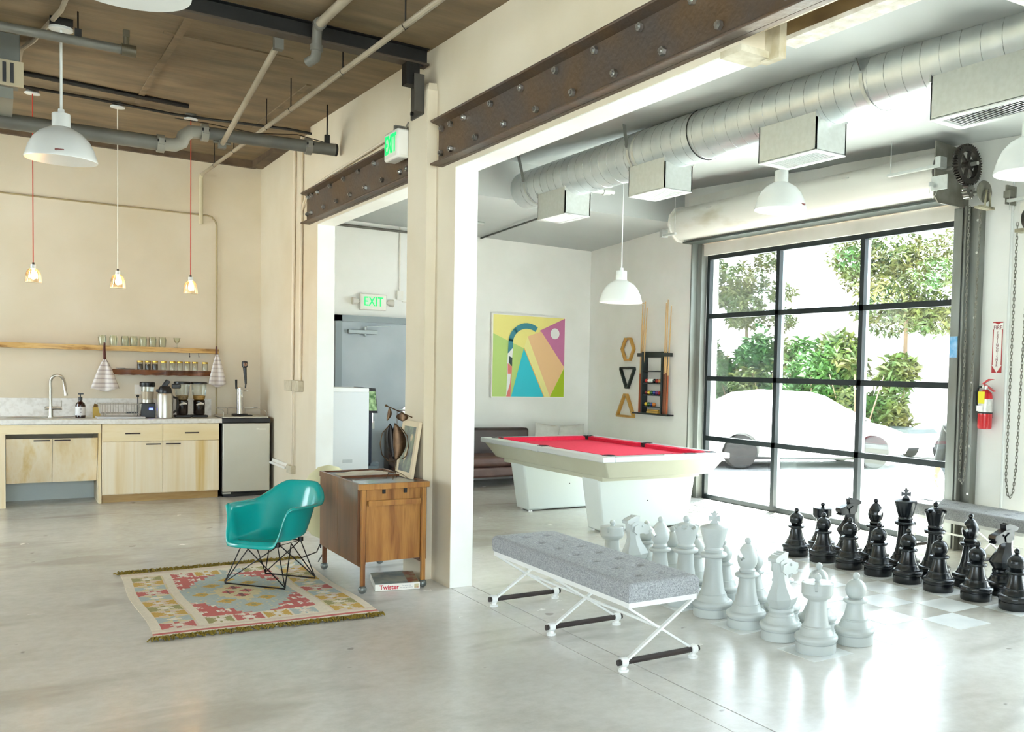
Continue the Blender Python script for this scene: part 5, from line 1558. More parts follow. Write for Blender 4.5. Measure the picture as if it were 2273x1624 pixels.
for x in (-.095, .06): MB().bx(x, x + .02, a - .022, a - .004, .70, .735).build('pull', black_plastic, t)
MB().bx(-.245, .215, a + .02, b - .02, .735, .765).build('tray_bed', mat('blue grey laminate', '#9fa9ac', .12), t)
MB().bx(-.27, .24, a - .045, a - .015, .735, .776).build('tray_lip', teak, t, bevel=.003)
MB().bx(-.27, .24, b - .02, b + .005, .735, .776).build('tray_lip', teakd, t, bevel=.003)
MB().bx(-.27, -.25, a - .015, b - .02, .735, .776).build('tray_lip', teaks, t)
MB().bx(.22, .24, a - .015, b - .02, .735, .776).build('tray_lip', teaks, t)
MB().bx(-.25, .22, -.01, .015, .765, .782).build('tray_divider', teakd, t)
MB().bx(.246, .258, a + .06, b - .06, .22, .755).build('drop_leaf', teakd, t)
for x in (-.235, .20):
    for y, yy in ((a - .045, a - .015), (b - .04, b - .01)):
        lg = MB().bx(x - .014, x + .014, y, yy, .055, .735 if y < 0 else .24).build('leg', teak if y < 0 else teakd, t)
        MB().cyl((x, (y + yy) / 2, .03), (x, (y + yy) / 2, .06), .007, 8).build('caster_stem', bolt_steel, lg)
        MB().sphere((x, (y + yy) / 2, .03), .03, 14).build('caster', mat('grey caster', '#6f736f', .35, .5), lg)
for x in (-.235, .20): MB().bx(x - .012, x + .012, a - .02, b - .01, .185, .215).build('runner', teakd, t)

# magazine, picture and sculpture on it
t = thing('open_magazine', 'open pale magazine lying on the tray top', 'magazine', (2.26, 7.33, .766), R(12))
MB().add([(-.17, -.11, .0), (0, -.12, .004), (.17, -.10, .0), (-.17, .11, .0), (0, .12, .004), (.17, .12, .0), (-.17, -.11, .006), (0, -.12, .016), (.17, -.10, .02), (-.17, .11, .006), (0, .12, .016), (.17, .12, .014)],
         [(0, 1, 7, 6), (1, 2, 8, 7), (6, 7, 10, 9), (7, 8, 11, 10), (0, 6, 9, 3), (2, 5, 11, 8), (3, 9, 10, 4), (4, 10, 11, 5), (3, 4, 1, 0), (4, 5, 2, 1)]).build('pages', mat('printed paper', '#e3ddcd', .6, col2='#cdbfa6', scale=7), t)
MB().bx(-.16, .19, -.13, -.09, .0, .004).build('cover', mat('dark magazine cover', '#4a4038', .5), t)
t = thing('framed_picture', 'small dark floral picture in a pale wood frame leaning on the pilaster', 'picture', (2.497, 7.05, .767))
t.rotation_euler = (R(-8.5), 0, R(-90))
fw, fh, fb_ = .35, .43, .042
frw = mat('pale frame wood', '#dcc9a8', .5)
MB().bx(-fw / 2, fw / 2, -.012, .012, 0, fb_).build('frame_rail', frw, t)
MB().bx(-fw / 2, fw / 2, -.012, .012, fh - fb_, fh).build('frame_rail', frw, t)
for s in (-1, 1): MB().bx(min(s * fw / 2, s * (fw / 2 - fb_)), max(s * fw / 2, s * (fw / 2 - fb_)), -.012, .012, fb_, fh - fb_).build('frame_stile', frw, t)
MB().bx(-fw / 2 + fb_, fw / 2 - fb_, -.004, .004, fb_, fh - fb_).build('image', mat('floral print', '#5d6064', .5, col2='#8f9880', scale=9, lo=.4, hi=.62), t)
MB().prism([(.03, .275), (.065, .285), (.075, .31), (.058, .335), (.03, .33), (.015, .30)], 'y', -.0055, -.004).prism([(-.05, .10), (-.01, .15), (.02, .23), (.0, .24), (-.05, .18)], 'y', -.0055, -.004).build('flower_print', mat('cream flower', '#d9c49a', .5, col2='#a9a58c', scale=30), t)
t = thing('metal_sculpture', 'brown cut metal owl sculpture on thin wire feet', 'sculpture', (2.40, 6.98, .766), R(-25))
br = mat('patinated bronze', '#4a3626', .42, .7, col2='#6b5138', scale=14)
def plate(poly, y, th, bulge=0):
    return MB().prism(poly, 'y', y, y + th)
def leafplate(p0, p1, wL, wR, y, curv, name, m):
    n_ = 12; vs, fs = [], []
    p0, p1 = Vector(p0), Vector(p1)
    for k in range(n_ + 1):
        v = k / n_
        c = p0.lerp(p1, v); s = math.sin(PI * v) ** .8
        for u in (-1, -.5, 0, .5, 1):
            w = (wL if u < 0 else wR) * s * abs(u)
            vs.append((c.x + math.copysign(w, u) if u else c.x, y + curv * (u * u) * s, c.y))
    for k in range(n_):
        for u in range(4): fs.append((k * 5 + u, k * 5 + u + 1, (k + 1) * 5 + u + 1, (k + 1) * 5 + u))
    mb_ = MB(); mb_.add(vs, fs)
    o_ = mb_.build(name, m, t, smooth=80); q = o_.modifiers.new('s', 'SOLIDIFY'); q.thickness = .003
leafplate((-.035, .415), (-.005, .145), .055, .03, .0, .03, 'wing', mat('black bronze', '#1d1713', .4, .6))
leafplate((.0, .42), (.01, .13), .028, .075, -.01, .035, 'breast', br)
MB().tube([(-.04, .42 * 0 + .0, .40), (-.09, 0, .34), (-.105, 0, .26), (-.09, 0, .18), (-.05, 0, .135), (.0, 0, .125)], .004, 6).tube([(.04, 0, .39), (.09, 0, .32), (.10, 0, .24), (.085, 0, .17), (.05, 0, .145)], .004, 6).build('outline', br, t)
MB().cyl((-.06, 0, .545), (.115, 0, .465), .004, 8).sphere((-.065, 0, .547), .010, 10).sphere((.12, 0, .463), .006, 8).build('brow_bar', br, t)
leafplate((-.045, .535), (-.06, .43), .005, .028, 0, .01, 'ear', br)
leafplate((.045, .495), (.055, .43), .045, .045, 0, .015, 'eye', br)
MB().cyl((.015, 0, .51), (.015, 0, .40), .002, 6).cyl((.0, 0, .14), (.005, 0, .05), .0025, 6).cyl((.015, 0, .14), (.012, 0, .05), .0025, 6).tube([(.008, 0, .055), (-.04, -.02, .045), (-.055, -.03, .003)], .0025, 6).tube([(.008, 0, .055), (.05, -.02, .04), (.10, -.01, .003)], .0025, 6).tube([(.008, 0, .055), (.0, -.07, .03), (.0, -.09, .003)], .0025, 6).tube([(.008, 0, .055), (.01, .05, .003)], .0025, 6).build('wire_legs', br, t)

# board game on the floor below
t = thing('game_box', 'flat white Twister game box on the floor under the cabinet', 'game box', (2.31, 6.62, 0), R(-13))
MB().bx(-.155, .155, .0, .42, .002, .05).build('carton', mat('white carton', '#e4e0d6', .5), t, bevel=.002)
MB().bx(-.153, .153, .002, .418, .05, .0512).build('lid_print', mat('printed lid', '#8f9c9a', .4, col2='#c9cbb9', scale=7, lo=.4, hi=.62), t)
MB().bx(.075, .15, .02, .40, .0512, .0518).build('lid_panel', mat('printed side panel', '#a3543a', .4, col2='#b9ad86', scale=16, lo=.42, hi=.6), t)
link('lettering', text_mesh('Twister', .046, mat('game red', '#c2283a', .5), .0004, bold=.0012, sx=.92), t, (-.058, -.0006, .026), FACE_NY)
for k, tx in enumerate(('The game that', 'ties you up in knots')):
    link('lettering', text_mesh(tx, .011, mat('game grey', '#7d7f84', .5), .0003), t, (.06, -.0006, .034 - k * .014), FACE_NY)
MB().bx(.115, .145, -.0012, 0, .012, .042).build('corner_print', MATS['printed side panel'], t)

# pale egg lamp on a wire tripod behind the cabinet
t = thing('egg_lamp', 'pale cream egg shaped floor lamp on a black wire tripod', 'lamp', (2.26, 8.22, 0))
MB().lathe([(1e-4, .13), (.06, .135), (.13, .17), (.19, .25), (.22, .36), (.225, .46), (.20, .58), (.15, .68), (.08, .74), (1e-4, .76)], 28).build('shade', mat('cream shade', '#dcd7ae', .6), t)
for p in ((-.26, -.10), (.12, -.28), (-.16, -.30)):
    MB().tube([(p[0] * .15 - .06, p[1] * .15 - .2, .17), (p[0] * .35 - .05, p[1] * .35 - .16, .06), (p[0], p[1] - .02, .004)], .005, 6).build('leg', wire, t)
MB().cyl((-.12, -.235, .10), (-.12, -.235, .45), .006, 8).build('stem', wire, t)

# ================================================================== PENDANT LAMPS
def dome(loc, rod_top, label, lit, rot=(0, 0, 0), cord_m=None, canopy=True, watts=0):
    x, y, z = loc
    t_ = thing('dome_pendant', label, 'pendant lamp', loc, 0, 'white dome pendant lamps')
    t_.scale = (1.09,) * 3
    rod_top = z + (rod_top - z) / 1.09
    sh_ = MB().lathe([(.205, 0), (.207, .006), (.200, .03), (.186, .08), (.16, .135), (.12, .18), (.07, .21), (.052, .218), (.050, .216), (.068, .206), (.117, .175), (.156, .131), (.182, .078), (.197, .028), (.203, .004)], 40).build('shade', white_enamel, t_, smooth=60)
    MB().lathe([(.053, .214), (.053, .30), (.050, .306), (.020, .310), (.018, .335), (1e-4, .338)], 24).build('neck', white_enamel, t_)
    MB().cyl((0, 0, .33), (0, 0, rod_top - z - .02), .008 if lit else .006, 10).build('cord', cord_m or white_enamel, t_)
    if canopy:
        MB().cyl((0, 0, rod_top - z - .028), (0, 0, rod_top - z - .012), .068, 26).build('canopy', white_enamel, t_)
    MB().sphere((0, 0, .10), .035, 14).cyl((0, 0, .12), (0, 0, .21), .02, 10).build('bulb', mat('lit bulb' if lit else 'glowing pool bulb', '#fff4e0', .4, emit='#ffd9a0' if lit else '#fff6ea', es=260 if lit else 90), t_)  # pool room bulbs emit too, turned up to add light there
    return t_
dome((.385, 8.25, 3.03), 3.985, 'white dome pendant with a red mark hanging before the kitchen', True)
MB().bx(.315, .455, 8.18, 8.32, 3.975, zl(8.25) + .005).build('ceiling_box', dark_steel).parent = None
o = bpy.data.objects['ceiling_box']; tag(o, 'black electrical box holding the dome lamp canopy on the ceiling', 'electrical box')
dome((.41, 4.30, 3.03), zl(4.3) + .01, 'white dome pendant with a glowing rim close overhead', True)
dome((5.30, 8.47, 2.34), zr(8.47) + .01, 'white dome pendant hanging low over the pool table', False)
d2 = dome((5.36, 6.05, 3.01), zr(6.05) + .01, 'white dome pendant with a red mark below a duct register', False)
dome((5.30, 3.61, 2.93), zr(3.61) + .01, 'white dome pendant above the black chess pieces near the right wall', False)
mark = mat('red brown mark', '#6d2b22', .5)
for nm_, dx, dy in (('with a red mark hanging before', -.02, -.196), ('with a red mark below', .055, -.19)):
    for o in bpy.data.objects:
        if o.get('label', '').find(nm_) >= 0:
            MB().box((dx, dy, .034), (.05, .006, .014), (R(12), 0, 0)).build('maker_mark', mark, o)
amber = glassmat('amber ribbed glass', '#fff3de', .10)
redcord = mat('red fabric cord', '#c2402c', .7)
whitecord = mat('white fabric cord', '#e9e3d8', .7)
fil = mat('glowing filament', '#fff0d0', .4, emit='#ffc98a', es=26)
def bell(x, y, zb, cm, label):
    t_ = thing('glass_pendant', label, 'pendant lamp', (x, y, zb), 0, 'ribbed glass pendant lamps over the worktop')
    n_ = 32
    vs, fs = [], []
    pr = [(.064, 0), (.063, .02), (.060, .06), (.054, .09), (.043, .113), (.028, .127), (.018, .132)]
    for k, (r_, z) in enumerate(pr):
        for i in range(n_):
            a_ = 2 * PI * i / n_
            rr_ = r_ * (1 + .045 * math.cos(a_ * 16 / 2))
            vs.append((rr_ * math.cos(a_), rr_ * math.sin(a_), z))
    for k in range(len(pr) - 1):
        for i in range(n_): fs.append((k * n_ + i, k * n_ + (i + 1) % n_, (k + 1) * n_ + (i + 1) % n_, (k + 1) * n_ + i))
    mb_ = MB(); mb_.add(vs, fs); mb_.build('shade', amber, t_, smooth=70)
    MB().lathe([(.0642, -.002), (.0662, 0), (.0642, .003), (.0625, 0), (.0642, -.002)], 32).build('rim', mat('bright glass rim', '#ffe9c6', .2), t_)
    MB().cyl((0, 0, .128), (0, 0, .165), .021, 16).build('socket', white_enamel, t_)
    MB().cyl((0, 0, .165), (0, 0, .185), .010, 10).build('collar', mat('dark collar', '#332a20', .4, .4), t_)
    MB().lathe([(1e-4, .028), (.016, .036), (.021, .055), (.018, .08), (.010, .11), (.010, .128)], 16).build('bulb', fil, t_)
    zc = zl(y)
    MB().cyl((0, 0, .18), (0, 0, zc - zb - .05), .0042, 8).build('cord', cm, t_)
    MB().cyl((0, 0, zc - zb - .055), (0, 0, zc - zb - .045), .062, 24).build('canopy', white_enamel, t_)
    MB().cyl((0, 0, zc - zb - .045), (0, 0, zc - zb + .004), .05, 18).build('ceiling_box', grey_pipe, t_)
bell(.28, 10.75, 2.305, redcord, 'ribbed glass pendant on a red cord above the sink')
bell(.955, 10.75, 2.305, whitecord, 'ribbed glass pendant on a white cord above the dish rack')
bell(1.588, 10.75, 2.295, redcord, 'ribbed glass pendant on a red cord above the bean dispensers')

# ================================================================== CEILING OF THE KITCHEN SIDE
t = thing('ceiling_beam', 'black steel I beam crossing under the brown ceiling at the pilaster', 'steel beam', (0, 7.04, 3.87))
zt = zl(7.04) - 3.87 + .01
MB().bx(-5, 2.63, -.06, .06, 0, .015).build('flange', mat('dusty brown steel', '#4b4136', .6, .2), t)
MB().bx(-5, 2.63, -.008, .008, .015, zt).build('web', dark_steel, t)
MB().bx(-5, 2.63, -.06, .06, zt - .015, zt).build('flange', dark_steel, t)
for x in (2.52, 2.58): MB().cyl((x, -.03, -.012), (x, -.03, .0), .014, 6).build('bolt', dark_steel, t)
pts_ = [(2.48, -.06), (2.50, -.12)]
MB().bx(2.46, 2.56, -.05, .05, -.16, 0).build('stub_post', dark_steel, t)
tag(MB().bx(2.562, 2.575, 6.93, 7.18, 3.49, 3.78).bx(2.50, 2.565, 6.93, 6.945, 3.51, 3.78).build('pilaster_bracket', mat('dark grey steel plate', '#4d4a44', .5, .4)), 'dark steel bracket plate bolted to the top of the pilaster', 'bracket')
for (y, z) in ((7.13, 3.53), (7.03, 3.55)):
    MB().cyl((2.562, y, z), (2.545, y, z), .016, 6).build('bolt', dark_steel, bpy.data.objects['pilaster_bracket'])
tag(MB().tube([(2.55, 7.19, 3.48), (2.54, 7.22, 3.44), (2.55, 7.30, 3.46)], .006, 6).build('exit_sign_cable', grey_pipe), 'thin grey cable feeding the pilaster exit sign', 'cable')

# sprinkler main with offset
t = thing('sprinkler_main', 'thick grey sprinkler main hanging under the brown ceiling', 'pipe', (1.3, 9.3, 3.4))
MB().cyl((-6.2, 0, .065), (-.14, 0, .065), .062, 18).build('main_pipe', grey_pipe, t)
MB().cyl((.20, 0, .215), (1.30, 0, .245), .056, 18).build('main_pipe', grey_pipe, t)
MB().tube([(-.16, 0, .065), (-.05, 0, .07), (.0, 0, .10), (.02, 0, .16), (.07, 0, .205), (.20, 0, .215)], .056, 14).build('elbow', mat('pale elbow', '#8c887c', .5), t)
for x, z in ((-.16, .065), (.18, .215), (1.05, .238)):
    c = MB().cyl((x - .028, 0, z), (x + .028, 0, z), .076, 18).bx(x - .02, x + .02, -.10, -.07, z - .02, z + .03).build('coupling', mat('coupling iron', '#8a867b', .5, .2), t)
    MB().cyl((x - .03, -.085, z + .01), (x + .03, -.085, z + .01), .012, 8).build('coupling_bolt', dark_steel, c)
MB().cyl((1.29, 0, .245), (1.31, 0, .245), .058, 18).build('end_cap', dark_steel, t)
MB().cyl((1.22, 0, .29), (1.22, 0, zl(9.3) - 3.4), .007, 6).bx(1.20, 1.24, -.02, .02, .28, .37).build('hanger', dark_steel, t)
MB().cyl((-1.25, 0, .12), (-1.25, 0, zl(9.3) - 3.4), .007, 6).build('hanger', dark_steel, t)
MB().tube([(-.05, 0, .30), (.2, 0, .30), (.6, 0, .28), (.95, 0, .33), (1.2, 0, .30)], .004, 5).build('tie_wire', cable_black, t)
t = thing('sway_brace', 'pale slanted brace pipe between the sprinkler main and the beam', 'pipe', (1.62, 9.3, 3.6))
MB().cyl((0, -.02, -.06), (-.02, -2.12, .235), .021, 12).build('brace_pipe', pale_pipe, t)
MB().bx(-.03, .03, -.03, .03, -.10, -.03).cyl((-.07, 0, -.05), (.07, 0, -.05), .012, 8).build('clamp', mat('galvanised clamp', '#6d6b62', .5, .4), t)
MB().bx(-.05, .01, -2.19, -2.13, .20, .29).cyl((-.05, -2.2, .30), (-.05, -2.2, .34), .02, 8).cyl((.0, -2.2, .30), (.0, -2.2, .34), .02, 8).build('beam_clamp', MATS['galvanised clamp'], t)
t = thing('sprinkler_branch', 'long thin pale pipe running along the ceiling to the back wall', 'pipe', (2.03, 8.0, 3.7))
MB().tube([(0, -9.0, -.13), (0, -2.7, -.015), (0, 0, .055), (0, 4.95, .195)], .019, 10).build('pipe', pale_pipe, t)
MB().tube([(0, 4.93, .20), (0, 4.975, .16), (0, 4.975, -.40)], .022, 10).build('drop_pipe', mat('cream drop pipe', '#cfc4a4', .5), t)
for y in (-2.2, -.9, .6, 1.5, 3.0, 4.1):
    z = .055 + y * .028
    MB().cyl((0, y, z + .03), (0, y, zl(8 + y) - 3.7), .005, 6).tube([(-.022, y, z), (0, y, z + .03), (.022, y, z), (0, y, z - .024)], .004, 5, True).build('hanger', dark_steel, t)
t = thing('drain_elbow', 'grey pipe with elbow dropping below the black beam', 'pipe', (1.80, 6.9, 3.7))
MB().tube([(.0, -3.5, .16), (0, -.5, .235), (0, -.05, .245)], .03, 12).build('pipe', pale_pipe, t)
MB().tube([(0, -.06, .245), (0, .0, .24), (0, .02, .18), (.0, .02, .08), (0, .05, .04), (-.03, .12, .02)], .034, 12).build('elbow', grey_pipe, t)
MB().cyl((0, -.03, .245), (0, -.07, .245), .042, 14).cyl((0, .02, .08), (0, .02, .12), .042, 14).build('collar', grey_pipe, t)
t = thing('sprinkler_line', 'dark sprinkler pipe with a valve end near the dome lamp canopy', 'pipe', (.4, 7.95, 3.80))
MB().cyl((-5, 0, .01), (.40, 0, .02), .032, 14).build('pipe', grey_pipe, t)
MB().cyl((.33, 0, .02), (.42, 0, .02), .042, 14).cyl((.36, 0, .05), (.36, 0, .13), .02, 10).bx(.34, .38, -.02, .02, .11, .16).build('valve', mat('valve iron', '#57503f', .5, .3), t)
MB().cyl((.07, 0, .04), (.07, 0, zl(8) - 3.8), .006, 6).bx(.05, .09, -.02, .02, .03, .10).build('hanger', dark_steel, t)
cb = []
for x, y, dz in ((-2.0, 10.25, .02), (0.2, 10.6, .03), (.75, 10.68, .02), (1.45, 10.72, .035), (1.75, 10.7, .03), (1.95, 10.55, .05), (2.45, 10.4, .06), (2.66, 10.35, .08)):
    cb.append((x, y, zl(y) - dz))
tag(MB().tube(cb, .014, 8).build('ceiling_cable', cable_black), 'dark cable linking the glass pendants along the ceiling', 'cable')
tag(MB().tube([(-2.0, 10.0, zl(10) - .02), (.3, 10.1, zl(10) - .02), (1.1, 10.25, zl(10) - .015), (1.5, 10.3, zl(10) - .015)], .022, 8).build('ceiling_conduit', cable_black), 'thick black conduit on the ceiling ahead of the glass pendants', 'conduit')
tag(MB().tube([(.40, 7.30, zl(7.3) - .02), (.37, 7.9, 3.99), (.24, 8.9, 4.02), (.17, 9.2, 4.02), (.15, 10.2, 4.05)], .016, 8).build('ceiling_conduit', pale_pipe), 'pale conduit running from the dome lamp canopy towards the kitchen', 'conduit')
t = thing('air_unit', 'grey ceiling air unit with a slatted grille at the left edge', 'air conditioner', (-.35, 8.8, 3.55))
MB().bx(-1.0, .50, -.25, .5, .16, .40).build('housing', mat('grey unit housing', '#5c5e57', .5), t, bevel=.006)
gr = MB().bx(-1.0, .52, -.27, -.25, .02, .20).build('grille_frame', mat('tan grille frame', '#b3a689', .5), t)
for k in range(14):
    MB().bx(.44 - k * .045, .462 - k * .045, -.285, -.27, .04, .18).build('slat', black_plastic, gr)
MB().cyl((.30, -.15, -.12), (-.3, -.2, -.18), .15, 24).build('duct_stub', mat('pale duct stub', '#a09a88', .45, .3), t)
MB().bx(-.9, .46, -.2, .45, -.06, .02).build('drain_pan', mat('grey pan', '#77786e', .5), t)
# ================================================================== OUTSIDE
asph = mat('sunlit asphalt', '#727272', .85, col2='#686868', scale=2)
struct(MB().bx(7.60, 60, -40, 70, -.4, -.12).build('ground', asph), 'pale sunlit parking lot')
struct(MB().bx(7.55, 8.3, 5.4, 10.2, -.3, -.02).build('threshold', mat('concrete sill', '#c4c0b6', .7)), 'concrete threshold outside the glass wall')
struct(MB().bx(-60, -5.2, -40, 70, -.4, -.12).build('ground_west', asph), 'pale ground beyond the left wall')
struct(MB().bx(-5.2, 7.6, -60, -3.7, -.4, -.12).build('ground_street', asph), 'pale street in front of the building')

# white sedan
def car(name, label, loc, rz, zs=1.0, col='#f2f2f0'):
    t_ = thing(name, label, 'car', loc, rz)
    paint = mat('white car paint ' + col, col, .25, coat=.6)
    # stations: x, low z, belt z, half width
    st = [(-2.28, .42, .80, .62), (-2.20, .30, .92, .76), (-1.75, .24, 1.0, .86), (-1.34, .24, 1.0, .88), (-.6, .22, .97, .89), (.3, .22, .95, .89), (1.0, .22, .92, .88), (1.34, .24, .86, .87), (1.75, .24, .78, .84), (2.12, .28, .66, .72), (2.26, .38, .55, .56)]
    vs, fs = [], []
    for x, lo_, be, w in st:
        vs += [(x, -w * .86, lo_), (x, -w, lo_ + .16), (x, -w * 1.0, (lo_ + be) / 2 + .06), (x, -w * .95, be), (x, -w * .55, be + .035), (x, 0, be + .05), (x, w * .55, be + .035), (x, w * .95, be), (x, w, (lo_ + be) / 2 + .06), (x, w, lo_ + .16), (x, w * .86, lo_)]
    m_ = 11
    for i in range(len(st) - 1):
        for j in range(m_): fs.append((i * m_ + j, i * m_ + (j + 1) % m_, (i + 1) * m_ + (j + 1) % m_, (i + 1) * m_ + j))
    fs += [tuple(range(m_ - 1, -1, -1)), tuple(range((len(st) - 1) * m_, len(st) * m_))]
    vs = [(x, y, z * zs) for x, y, z in vs]
    mb_ = MB(); mb_.add(vs, fs)
    bodym = mb_.mesh('body', paint, 50)
    cut = MB()
    for x in (-1.34, 1.34): cut.cyl((x, -1.2, .31), (x, -.62, .31), .37, 28).cyl((x, .62, .31), (x, 1.2, .31), .37, 28)
    link('body', bool_cut(bodym, cut.mesh('c', black_plastic), 'body'), t_)
    # greenhouse
    gs = [(-1.95, 1.0, .70), (-1.15, 1.40, .58), (-.55, 1.47, .60), (.15, 1.45, .60), (.45, 1.38, .60), (1.28, .94, .74)]
    vs, fs = [], []
    for x, zt_, w in gs:
        vs += [(x, -.80, .94 * zs), (x, -w, zt_ * zs - .05), (x, -w * .8, zt_ * zs), (x, w * .8, zt_ * zs), (x, w, zt_ * zs - .05), (x, .80, .94 * zs)]
    for i in range(len(gs) - 1):
        for j in range(5): fs.append((i * 6 + j, i * 6 + j + 1, (i + 1) * 6 + j + 1, (i + 1) * 6 + j))
    fs += [(0, 1, 2, 3, 4, 5), tuple(range(len(gs) * 6 - 1, len(gs) * 6 - 7, -1))]
    mb_ = MB(); mb_.add(vs, fs); mb_.build('cabin', paint, t_, smooth=45)
    gm_ = mat('sky pale car glass', '#cfd6d8', .08, coat=.5)  # pale base colour stands in for bright sky mirrored in the windows
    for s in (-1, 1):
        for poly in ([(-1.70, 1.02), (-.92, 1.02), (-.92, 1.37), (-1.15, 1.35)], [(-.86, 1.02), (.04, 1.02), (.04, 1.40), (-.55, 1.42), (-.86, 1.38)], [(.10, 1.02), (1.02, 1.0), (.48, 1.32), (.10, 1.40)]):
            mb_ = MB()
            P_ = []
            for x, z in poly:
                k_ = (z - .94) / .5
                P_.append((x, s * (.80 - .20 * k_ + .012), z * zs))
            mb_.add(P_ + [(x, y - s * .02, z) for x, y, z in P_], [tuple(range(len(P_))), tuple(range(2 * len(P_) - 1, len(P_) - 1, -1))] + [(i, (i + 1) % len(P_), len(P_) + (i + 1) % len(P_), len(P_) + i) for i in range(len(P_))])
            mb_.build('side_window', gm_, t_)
        MB().box((.75, s * .93, 1.03 * zs), (.14, .16, .10)).build('mirror', mat('grey mirror', '#b9b9b6', .4), t_, bevel=.03)
        for x in (-.45, .45): MB().box((x, s * .905, .86 * zs), (.17, .03, .025)).build('door_handle', paint, t_, bevel=.008)
        for x in (-1.34, 1.34):
            w_ = MB().lathe([(.21, -.10), (.29, -.10), (.315, -.07), (.32, 0), (.315, .07), (.29, .10), (.21, .10)], 32, (x, s * .78, .32), axis='y').build('tyre', mat('tyre rubber', '#211f1e', .8), t_)
            rm = MB()
            rm.lathe([(.215, -.02), (.225, .085), (.20, .085), (.19, .06), (1e-4, .03)] if s > 0 else [(.215, .02), (.225, -.085), (.20, -.085), (.19, -.06), (1e-4, -.03)], 32, (x, s * .78, .32), axis='y')
            rm.cyl((x, s * .80, .32), (x, s * .868, .32), .05, 16)
            rm.build('rim', mat('wheel silver', '#d8d8d6', .3, .3), w_)
            for q in range(9):
                a_ = 2 * PI * q / 9
                MB().prism([(x + .09 * math.cos(a_ - .12), .32 + .09 * math.sin(a_ - .12)), (x + .175 * math.cos(a_ - .16), .32 + .175 * math.sin(a_ - .16)), (x + .175 * math.cos(a_ + .16), .32 + .175 * math.sin(a_ + .16)), (x + .09 * math.cos(a_ + .12), .32 + .09 * math.sin(a_ + .12))], 'y', min(s * .845, s * .862), max(s * .845, s * .862)).build('rim_slot', mat('dark slot', '#23282a', .6), w_)
    MB().bx(-1.9, 1.9, -.6, .6, .16, .26).build('underbody', black_plastic, t_)
    MB().box((2.12, -.45, .60 * zs), (.20, .30, .10), (0, R(10), R(-25))).box((2.12, .45, .60 * zs), (.20, .30, .10), (0, R(10), R(25))).build('headlights', mat('lamp glass', '#dfe5e8', .1, coat=.5), t_)
    return t_
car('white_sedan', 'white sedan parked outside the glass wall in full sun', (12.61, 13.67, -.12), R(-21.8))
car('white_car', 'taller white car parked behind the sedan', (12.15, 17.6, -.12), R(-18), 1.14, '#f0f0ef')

# trees and shrubs
def foliage_mesh(name, blobs, n_leaf, size, m, seed, droop=.3):
    rs = random.Random(seed)
    vs, fs = [], []
    for k in range(n_leaf):
        bx_, by_, bz_, rx, ry, rz = blobs[rs.randrange(len(blobs))]
        th_, ph = rs.uniform(0, 2 * PI), math.acos(rs.uniform(-1, 1))
        q = rs.uniform(.55, 1.0) ** .6
        p = Vector((bx_ + rx * q * math.sin(ph) * math.cos(th_), by_ + ry * q * math.sin(ph) * math.sin(th_), bz_ + rz * q * math.cos(ph)))
        e = Euler((rs.uniform(-.9, .9), rs.uniform(-.9, .9), rs.uniform(0, 6.28))).to_matrix()
        s = size * rs.uniform(.6, 1.3)
        i = len(vs)
        for a in ((0, 0, 0), (s * .5, s * .22, s * .06), (s, 0, -s * droop * .5), (s * .5, -s * .22, s * .06)):
            vs.append(tuple(p + e @ Vector(a)))
        fs.append((i, i + 1, i + 2)); fs.append((i, i + 2, i + 3))
    me_ = bpy.data.meshes.new(name)
    me_.from_pydata(vs, [], fs)
    me_.materials.append(m)
    return me_
leafA = mat('sunlit leaf green', '#1c3d12', .5, col2='#2c4a18', scale=1.5, spec=.3)
leafB = mat('mixed olive leaf', '#203f12', .5, col2='#4a4620', scale=1.1, spec=.3)
bark = mat('bark', '#5d4b38', .9)
def tree(name, label, loc, blobs, n, size, m, h, seed, cat='tree', trunk=True):
    t_ = thing(name, label, cat, loc)
    link('foliage', foliage_mesh('foliage', blobs, n, size, m, seed), t_)['kind'] = 'stuff'
    if trunk:
        MB().tube([(0, 0, 0), (.08, .05, h * .5), (0, 0, h)], [.07, .06, .04], 8).build('trunk', bark, t_)
    else:
        s_ = MB()
        for k in range(7):
            a_ = k * .9
            s_.tube([(.1 * math.cos(a_), .1 * math.sin(a_), 0), (.6 * math.cos(a_), .9 * math.sin(a_), h)], [.03, .01], 5)
        s_.build('stems', bark, t_)
def blobs(cx_, cz, rx, rz, k, seed):
    rs = random.Random(seed)
    return [(cx_ + rs.uniform(-.5, .5) * rx, rs.uniform(-.75, .75) * rx, cz + rs.uniform(-.75, .75) * rz, rx * .30, rx * .30, rz * .26) for _ in range(k)]
tree('street_tree', 'bright leafy tree seen through the upper panes near the cue rack', (17.0, 20.5, -.12), blobs(0, 4.15, 1.35, 1.15, 16, 1), 5200, .17, leafB, 3.8, 11)
tree('street_tree', 'broad leafy tree seen through the upper panes near the door guide', (17.0, 14.7, -.12), blobs(0, 4.05, 2.0, 1.35, 26, 2), 9000, .17, leafB, 3.6, 12)
for k, (y, h, r_) in enumerate(((21.6, 2.7, 1.3), (19.9, 2.75, 1.35), (18.2, 2.6, 1.35), (16.6, 2.75, 1.35), (15.0, 2.6, 1.2))):
    tree('leafy_shrub', ['tall shrub behind the taller white car', 'shrub above the rear window of the sedan', 'shrub above the roof of the sedan', 'big fern leaved shrub above the bonnet of the sedan', 'fern leaved shrub before the white building'][k],
         (16.6 - .2 * k, y, -.12), blobs(0, h * .55, r_, h * .52, 12, 20 + k), 4200, .24, leafA if k % 2 else leafB, h * .7, 30 + k, 'shrub', False)

